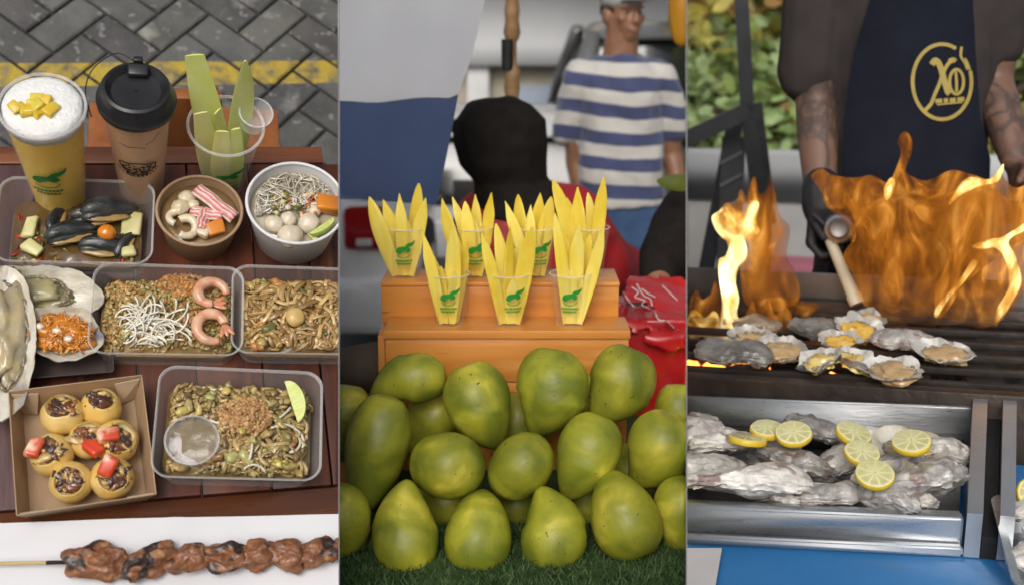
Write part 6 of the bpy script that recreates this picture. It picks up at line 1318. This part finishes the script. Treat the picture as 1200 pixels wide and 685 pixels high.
tree('yellow green tree with russet leaves between the post and the cook', -.15, 7.7, 2.7, .75, [YG, OR_, PG, YG, LG, YG], 2)
tree('bright green bush rising behind the cook', .45, 7.9, 2.5, .7, [LG, GN, YG, DG], 3)
tree('dense mid green tree right of the cook', 1.1, 7.2, 2.7, .75, [YG, LG, GN, PG], 4)
tree('pale green bushy tree at the right end of the barrier', 1.75, 7.5, 2.6, .75, [LG, PG, GN, YG], 5)
tree('low green bush above the barrier left of the frame', -1.0, 6.95, 1.5, .6, [GN, LG, PG], 6, 1100, .12)
tree('low pale green bush above the barrier beneath the yellow trees', -.3, 7.0, 1.4, .6, [LG, LG, GN, PG], 7, 1100, .12)
q = MB(); hn = 40; vs = []
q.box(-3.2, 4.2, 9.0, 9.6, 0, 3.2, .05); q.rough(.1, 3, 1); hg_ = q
hd = thing('hedge', 'tall dark green hedge closing the view behind the trees', 'hedge', (.5, 9.3, 0)); ivh = hd.matrix_basis.inverted()
q = MB(); rn = random.Random(8)
for i in range(6000):
    p = V((rn.uniform(-3.2, 4.2), 9.0+abs(rn.gauss(0, .12)), rn.uniform(0, 3.2))); g = rn.uniform(.5, 1.4); q.cur = tuple(v*g for v in rn.choice((GN, LG, YG, PG, OR_, DG))); l = rn.uniform(.16, .3); u = V((rn.gauss(0, 1), rn.gauss(0, .4), rn.gauss(0, 1))).normalized(); w = u.cross(V((rn.gauss(0, .5), 1, rn.gauss(0, .5)))).normalized(); q.add([p, p+u*l*.5+w*l*.3, p+u*l, p+u*l*.5-w*l*.3], [[0, 1, 2, 3]])
q.v = [ivh @ v for v in q.v]; q.build('leaves', LV, hd, smooth=False)['kind'] = 'stuff'
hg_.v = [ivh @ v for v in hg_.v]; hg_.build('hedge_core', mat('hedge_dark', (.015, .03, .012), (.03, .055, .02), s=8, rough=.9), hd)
# --- flames
def flame_mat(name, cols, s, dens=(.25, .95), strength=(1.0, 3.0), stretch=(1, 1, .4), lo=.3, hi=.7):
    m, nt = _new(name); Lk = nt.links; out = _nd(nt, 'ShaderNodeOutputMaterial'); tr_ = _nd(nt, 'ShaderNodeBsdfTransparent'); em = _nd(nt, 'ShaderNodeEmission'); mx = _nd(nt, 'ShaderNodeMixShader')
    tc = _nd(nt, 'ShaderNodeTexCoord'); mp = _nd(nt, 'ShaderNodeMapping'); mp.inputs['Scale'].default_value = stretch; mp.inputs['Rotation'].default_value = (0, R(28), 0); Lk.new(tc.outputs['Object'], mp.inputs[0])
    n = _nd(nt, 'ShaderNodeTexNoise'); n.inputs['Scale'].default_value = s; n.inputs['Detail'].default_value = 3; n.inputs['Distortion'].default_value = 2.2; Lk.new(mp.outputs[0], n.inputs['Vector'])
    rp = _nd(nt, 'ShaderNodeValToRGB'); e = rp.color_ramp.elements; e[0].position = lo; e[0].color = c4(cols[0]); e[1].position = hi; e[1].color = c4(cols[-1])
    for i, c in enumerate(cols[1:-1]): k = e.new(lo+(hi-lo)*(i+1)/(len(cols)-1)); k.color = c4(c)
    Lk.new(n.outputs[0], rp.inputs[0]); Lk.new(rp.outputs[0], em.inputs[0])
    def mr(a, b, src, fa=lo, fb=hi): q = _nd(nt, 'ShaderNodeMapRange'); q.inputs[1].default_value = fa; q.inputs[2].default_value = fb; q.inputs[3].default_value = a; q.inputs[4].default_value = b; Lk.new(src, q.inputs[0]); return q.outputs[0]
    Lk.new(mr(strength[0], strength[1], n.outputs[0]), em.inputs[1]); lw = _nd(nt, 'ShaderNodeLayerWeight'); lw.inputs[0].default_value = .5
    fac = _nd(nt, 'ShaderNodeMath', operation='MULTIPLY'); Lk.new(mr(dens[0], dens[1], n.outputs[0]), fac.inputs[0]); Lk.new(mr(1.0, .0, lw.outputs['Facing'], .12, .95), fac.inputs[1])
    fz = _nd(nt, 'ShaderNodeMath', operation='MULTIPLY'); sz = _nd(nt, 'ShaderNodeSeparateXYZ'); Lk.new(tc.outputs['Object'], sz.inputs[0]); Lk.new(fac.outputs[0], fz.inputs[0]); Lk.new(mr(.0, 1.0, sz.outputs[2], -.012, .085), fz.inputs[1]); Lk.new(fz.outputs[0], mx.inputs[0]); Lk.new(tr_.outputs[0], mx.inputs[1]); Lk.new(em.outputs[0], mx.inputs[2]); Lk.new(mx.outputs[0], out.inputs[0]); return m
FO = flame_mat('flame_orange', [(.2, .055, .006), (.36, .105, .01), (.52, .17, .018), (.8, .34, .06)], 12, (.3, .85), (.62, 1.25))
FW = flame_mat('flame_wisp', [(.55, .14, .01), (.85, .32, .03), (1, .5, .1)], 16, (.0, .75), (.5, 1.3), lo=.42, hi=.7)
FY = flame_mat('flame_yellow', [(.85, .28, .02), (1, .5, .08), (1, .75, .3)], 14, (.2, .85), (.9, 2.2), lo=.35, hi=.62)
FC = flame_mat('flame_core', [(1, .5, .07), (1, .72, .25), (1, .88, .55)], 14, (.35, .95), (1.3, 3.4), lo=.32, hi=.6)
def flame(px, Y, th, wob, seed, step=.012, power=.8):
    P = [G(x, y, Y) for x, y in px]; ol = [(v.x, v.z) for v in catmull([V((p.x, p.z, 0)) for p in P], 5)] if False else [(v.x, v.y) for v in catmull([V((p.x, p.z, 0)) for p in P], 5)]
    return puff(ol, step, th, lambda x, y, h: V((x, Y+h, y)), wob=wob, fr=7, seed=seed, power=power)
fl1 = thing('flame', 'broad orange flame licking up in front of the apron', 'flame', G(1080, 380, 2.42)); if1 = fl1.matrix_basis.inverted()
big = [(950, 205), (962, 196), (975, 204), (1000, 208), (1022, 206), (1040, 214), (1050, 200), (1056, 180), (1052, 165), (1060, 154), (1069, 164), (1068, 182), (1062, 200), (1070, 208), (1085, 213), (1100, 208), (1118, 200), (1140, 205), (1160, 210), (1172, 196), (1176, 208), (1190, 220), (1215, 215), (1235, 250), (1225, 300), (1204, 330), (1196, 352), (1176, 372), (1152, 384), (1128, 380), (1106, 386), (1080, 388), (1058, 384), (1034, 390), (1022, 372), (1008, 350), (1000, 322), (988, 300), (1000, 275), (985, 255), (968, 240), (960, 220)]
tpart('outer_flame', flame(big, 2.44, .05, .03, 1), FO, fl1, if1, True)
for i, (px, Y, m, nm) in enumerate((([(985, 225), (1010, 240), (1035, 232), (1050, 250), (1045, 280), (1060, 320), (1050, 360), (1036, 340), (1025, 300), (1008, 280), (1000, 255)], 2.38, FO, 'inner_flame'), ([(1070, 240), (1110, 225), (1150, 215), (1185, 235), (1210, 240), (1200, 280), (1170, 300), (1130, 330), (1100, 372), (1095, 340), (1110, 300), (1090, 270)], 2.38, FO, 'inner_flame'),
        ([(1120, 222), (1135, 208), (1160, 210), (1176, 192), (1170, 212), (1148, 218), (1128, 228), (1112, 240)], 2.36, FY, 'bright_wisp'), ([(1138, 288), (1160, 280), (1176, 277), (1200, 262), (1215, 254), (1204, 268), (1182, 282), (1190, 300), (1197, 330), (1185, 356), (1165, 384), (1168, 362), (1182, 335), (1178, 305), (1166, 290), (1150, 292)], 2.36, FY, 'bright_wisp'),
        ([(1139, 305), (1146, 308), (1130, 330), (1112, 350), (1098, 372), (1096, 362), (1112, 342), (1128, 322)], 2.36, FY, 'bright_wisp'), ([(1000, 258), (1012, 250), (1024, 262), (1030, 276), (1022, 282), (1016, 270), (1006, 268), (1000, 285), (994, 272)], 2.36, FW, 'bright_wisp'), ([(1036, 220), (1044, 208), (1049, 212), (1046, 226), (1038, 234)], 2.36, FY, 'bright_wisp'), ([(1066, 200), (1075, 212), (1092, 222), (1108, 218), (1092, 232), (1074, 226)], 2.36, FW, 'bright_wisp'))):
    tpart(nm, flame(px, Y, .03 if m is FO else .012, .02 if m is FO else .006, i+5, .01 if m is FO else .006), m, fl1, if1, True)
fl2 = thing('flame', 'yellow white flame rising at the left end of the grill', 'flame', G(860, 395, 2.35)); if2 = fl2.matrix_basis.inverted()
for i, (px, Y, th, m, nm) in enumerate((([(870, 345), (868, 310), (878, 290), (872, 262), (880, 246), (876, 228), (884, 206), (890, 226), (898, 222), (902, 205), (908, 226), (914, 252), (926, 268), (922, 300), (932, 318), (936, 352), (905, 366), (880, 362)], 2.45, .035, FO, 'outer_flame'), ([(838, 268), (834, 254), (844, 246), (850, 238), (862, 236), (868, 222), (876, 234), (889, 238), (886, 258), (890, 272), (876, 284), (872, 300), (864, 312), (856, 300), (852, 284), (846, 278)], 2.4, .03, FY, 'flame_tip'),
        ([(842, 392), (846, 356), (843, 330), (842, 306), (850, 300), (856, 285), (858, 276), (868, 276), (875, 290), (874, 304), (866, 314), (862, 330), (866, 350), (864, 370), (878, 390), (866, 404), (848, 406)], 2.36, .025, FC, 'flame_core'), ([(806, 405), (805, 375), (814, 362), (826, 372), (836, 364), (844, 372), (842, 392), (830, 402), (822, 394), (814, 404)], 2.36, .025, FY, 'low_flame'),
        ([(860, 380), (880, 372), (900, 376), (918, 384), (922, 398), (905, 402), (885, 398), (868, 400)], 2.44, .03, FO, 'low_flame'), ([(806, 380), (808, 356), (816, 340), (822, 352), (832, 346), (838, 330), (844, 350), (846, 378), (836, 392), (818, 394)], 2.41, .03, FO, 'low_flame'), ([(866, 396), (872, 372), (882, 352), (888, 366), (900, 350), (908, 368), (922, 360), (930, 382), (915, 394), (890, 392)], 2.38, .025, FO, 'low_flame'), ([(846, 398), (852, 380), (862, 372), (870, 384), (884, 380), (892, 396), (872, 404)], 2.34, .02, FY, 'low_flame'), ([(895, 352), (912, 348), (935, 352), (960, 358), (940, 380), (910, 384)], 2.47, .03, FO, 'low_flame'))):
    tpart(nm, flame(px, Y, th, .012, i+30, .008), m, fl2, if2, True)
# =================================================================== setting, dividers, light, camera
CUR[0] = MID
q = MB(); q.add([(-150, -80, 0), (150, -80, 0), (150, 300, 0), (-150, 300, 0)], [[0, 1, 2, 3]])
structure(q.build('ground', mat('asphalt', (.05, .05, .05), (.038, .038, .038), s=2, rough=.9, bump=.3, bs=120, speck=(.09, .09, .088), sps=160, spt=.62), smooth=False))
BOARD = mat('divider_grey', (.32, .32, .33), (.28, .28, .29), s=4, rough=.8)
def pdir(x): return CAM.to_3x3() @ V(((x-CX)/F, 0, -1)), CAM.to_3x3() @ V((0, 1, 0))
def plane_n(x):      # unit normal (towards +x) of the upright plane of sight at pixel x
    a, b = pdir(x); n = a.cross(b).normalized(); return n if n.x > 0 else -n
for x, lab in ((397.2, 'thin clear divider sheet between the food table and the mango stall'), (804.6, 'thin clear divider sheet between the mango stall and the oyster grill')):
    nL, nR = plane_n(x-.5), plane_n(x+.5); q = MB(); lo = []
    def on(n, y, z): return V((-(n.y*y+n.z*(z-1.6))/n.x, y, z))
    lo = [[on(nL, y, z), on(nR, y, z), on(nR, y, z1), on(nL, y, z1)] for y, z, z1 in ((1.25, .3, 1.66), (13.0, .01, 1.95))]
    lo[0] = [on(nL, 1.25, .02), on(nR, 1.25, .02), on(nR, 1.25, 1.66), on(nL, 1.25, 1.66)]
    q.loft(lo); q.m = [1, 0, 1, 0, 1, 1] if False else [1 if k not in (1, 3) else 0 for k in range(6)]; tag(q.build('divider_board', [plastic('clear_acrylic', base=.02, edge=.04), BOARD], smooth=False), lab, 'divider')
# place the three sets
for o, fr in TOPS: o.matrix_world = fr.S @ o.matrix_basis
bpy.context.view_layer.update()
# each set ends at its divider boards
def owner(o):
    while o.parent: o = o.parent
    return o
FR = {o.name: fr for o, fr in TOPS}
SKIP = {'ground', 'divider_board', 'divider_board.001', 'ground_joint_sand_'}
O_ = V((0, 0, 1.6)); pl = {'L': [(plane_n(396.7), 1)], 'M': [(plane_n(397.7), -1), (plane_n(804.1), 1)], 'R': [(plane_n(805.1), -1)]}
for o in [o for o in bpy.data.objects if o.type == 'MESH']:
    top = owner(o)
    if top.name in SKIP: continue
    fr = FR[top.name]; key = 'L' if fr is LEFT else 'M' if fr is MID else 'R'; mw = o.matrix_world; co = [mw @ v.co for v in o.data.vertices]
    for n, sg in pl[key]:
        n = n*sg; d = [(p-O_).dot(n) for p in co]
        if not d or max(d) <= 0: continue
        if min(d) >= 0: bpy.data.objects.remove(o); break
        bm = bmesh.new(); bm.from_mesh(o.data); im = mw.inverted(); nl = (mw.to_3x3().transposed() @ n).normalized()
        r = bmesh.ops.bisect_plane(bm, geom=bm.verts[:]+bm.edges[:]+bm.faces[:], plane_co=im @ O_, plane_no=nl, clear_outer=True)
        ce = [e for e in r['geom_cut'] if isinstance(e, bmesh.types.BMEdge)]
        if len(bm.verts) < 40000 and ce and o.name.split('.')[0] not in ('crown', 'turf_blades', 'tray_body', 'rim', 'leaves') and not o.name.startswith('flame'):
            try: bmesh.ops.holes_fill(bm, edges=ce, sides=0)
            except Exception: pass
        if o.data.users > 1: o.data = o.data.copy()
        bm.to_mesh(o.data); bm.free(); co = [mw @ v.co for v in o.data.vertices]
        if not len(o.data.polygons): bpy.data.objects.remove(o); break
for o in [o for o in bpy.data.objects if o.type == 'EMPTY' and not o.children]: bpy.data.objects.remove(o)
for o in bpy.data.objects:      # repeats keep plain names
    pass
# camera
cd = bpy.data.cameras.new('camera'); cam = bpy.data.objects.new('camera', cd); COL.objects.link(cam); cam.matrix_world = CAM
cd.sensor_width = 36; cd.lens = 36*F/1200; cd.clip_end = 600; cd.clip_start = .05
cd.dof.use_dof = True; cd.dof.focus_distance = 1.68; cd.dof.aperture_fstop = cd.lens*.001/APER
SC.camera = cam
# light
el, az = 34, 188      # sun height and compass bearing (0 = away from the camera)
w = bpy.data.worlds.new('World'); SC.world = w; w.use_nodes = True; nt = w.node_tree
bg_ = nt.nodes['Background']; sk_ = nt.nodes.new('ShaderNodeTexSky'); sk_.sky_type = 'NISHITA'; sk_.sun_disc = False; sk_.sun_elevation = R(el); sk_.sun_rotation = R(az)
sk_.air_density = 1.0; sk_.dust_density = 4.0; sk_.ozone_density = .6
hsv = nt.nodes.new('ShaderNodeHueSaturation'); hsv.inputs['Saturation'].default_value = .35; nt.links.new(sk_.outputs[0], hsv.inputs['Color']); nt.links.new(hsv.outputs[0], bg_.inputs[0]); bg_.inputs[1].default_value = SKY
sl = bpy.data.lights.new('sun', 'SUN'); sl.energy = SUN; sl.angle = R(28); sl.color = (1, .95, .88)
so = bpy.data.objects.new('sun', sl); COL.objects.link(so)
dv = V((math.sin(R(az))*math.cos(R(el)), math.cos(R(az))*math.cos(R(el)), math.sin(R(el)))); so.rotation_euler = dv.to_track_quat('Z', 'Y').to_euler(); so.location = dv*20
vs_ = SC.view_settings; vs_.view_transform = 'Standard'; vs_.look = 'None'; vs_.gamma = 1; vs_.use_curve_mapping = False; vs_.exposure = EXPO
SC.display_settings.display_device = 'sRGB'
cy = SC.cycles; SC.render.engine = 'CYCLES'; cy.use_denoising = True; cy.max_bounces = 8; cy.transparent_max_bounces = 24; cy.caustics_reflective = False; cy.caustics_refractive = False; cy.sample_clamp_indirect = 6
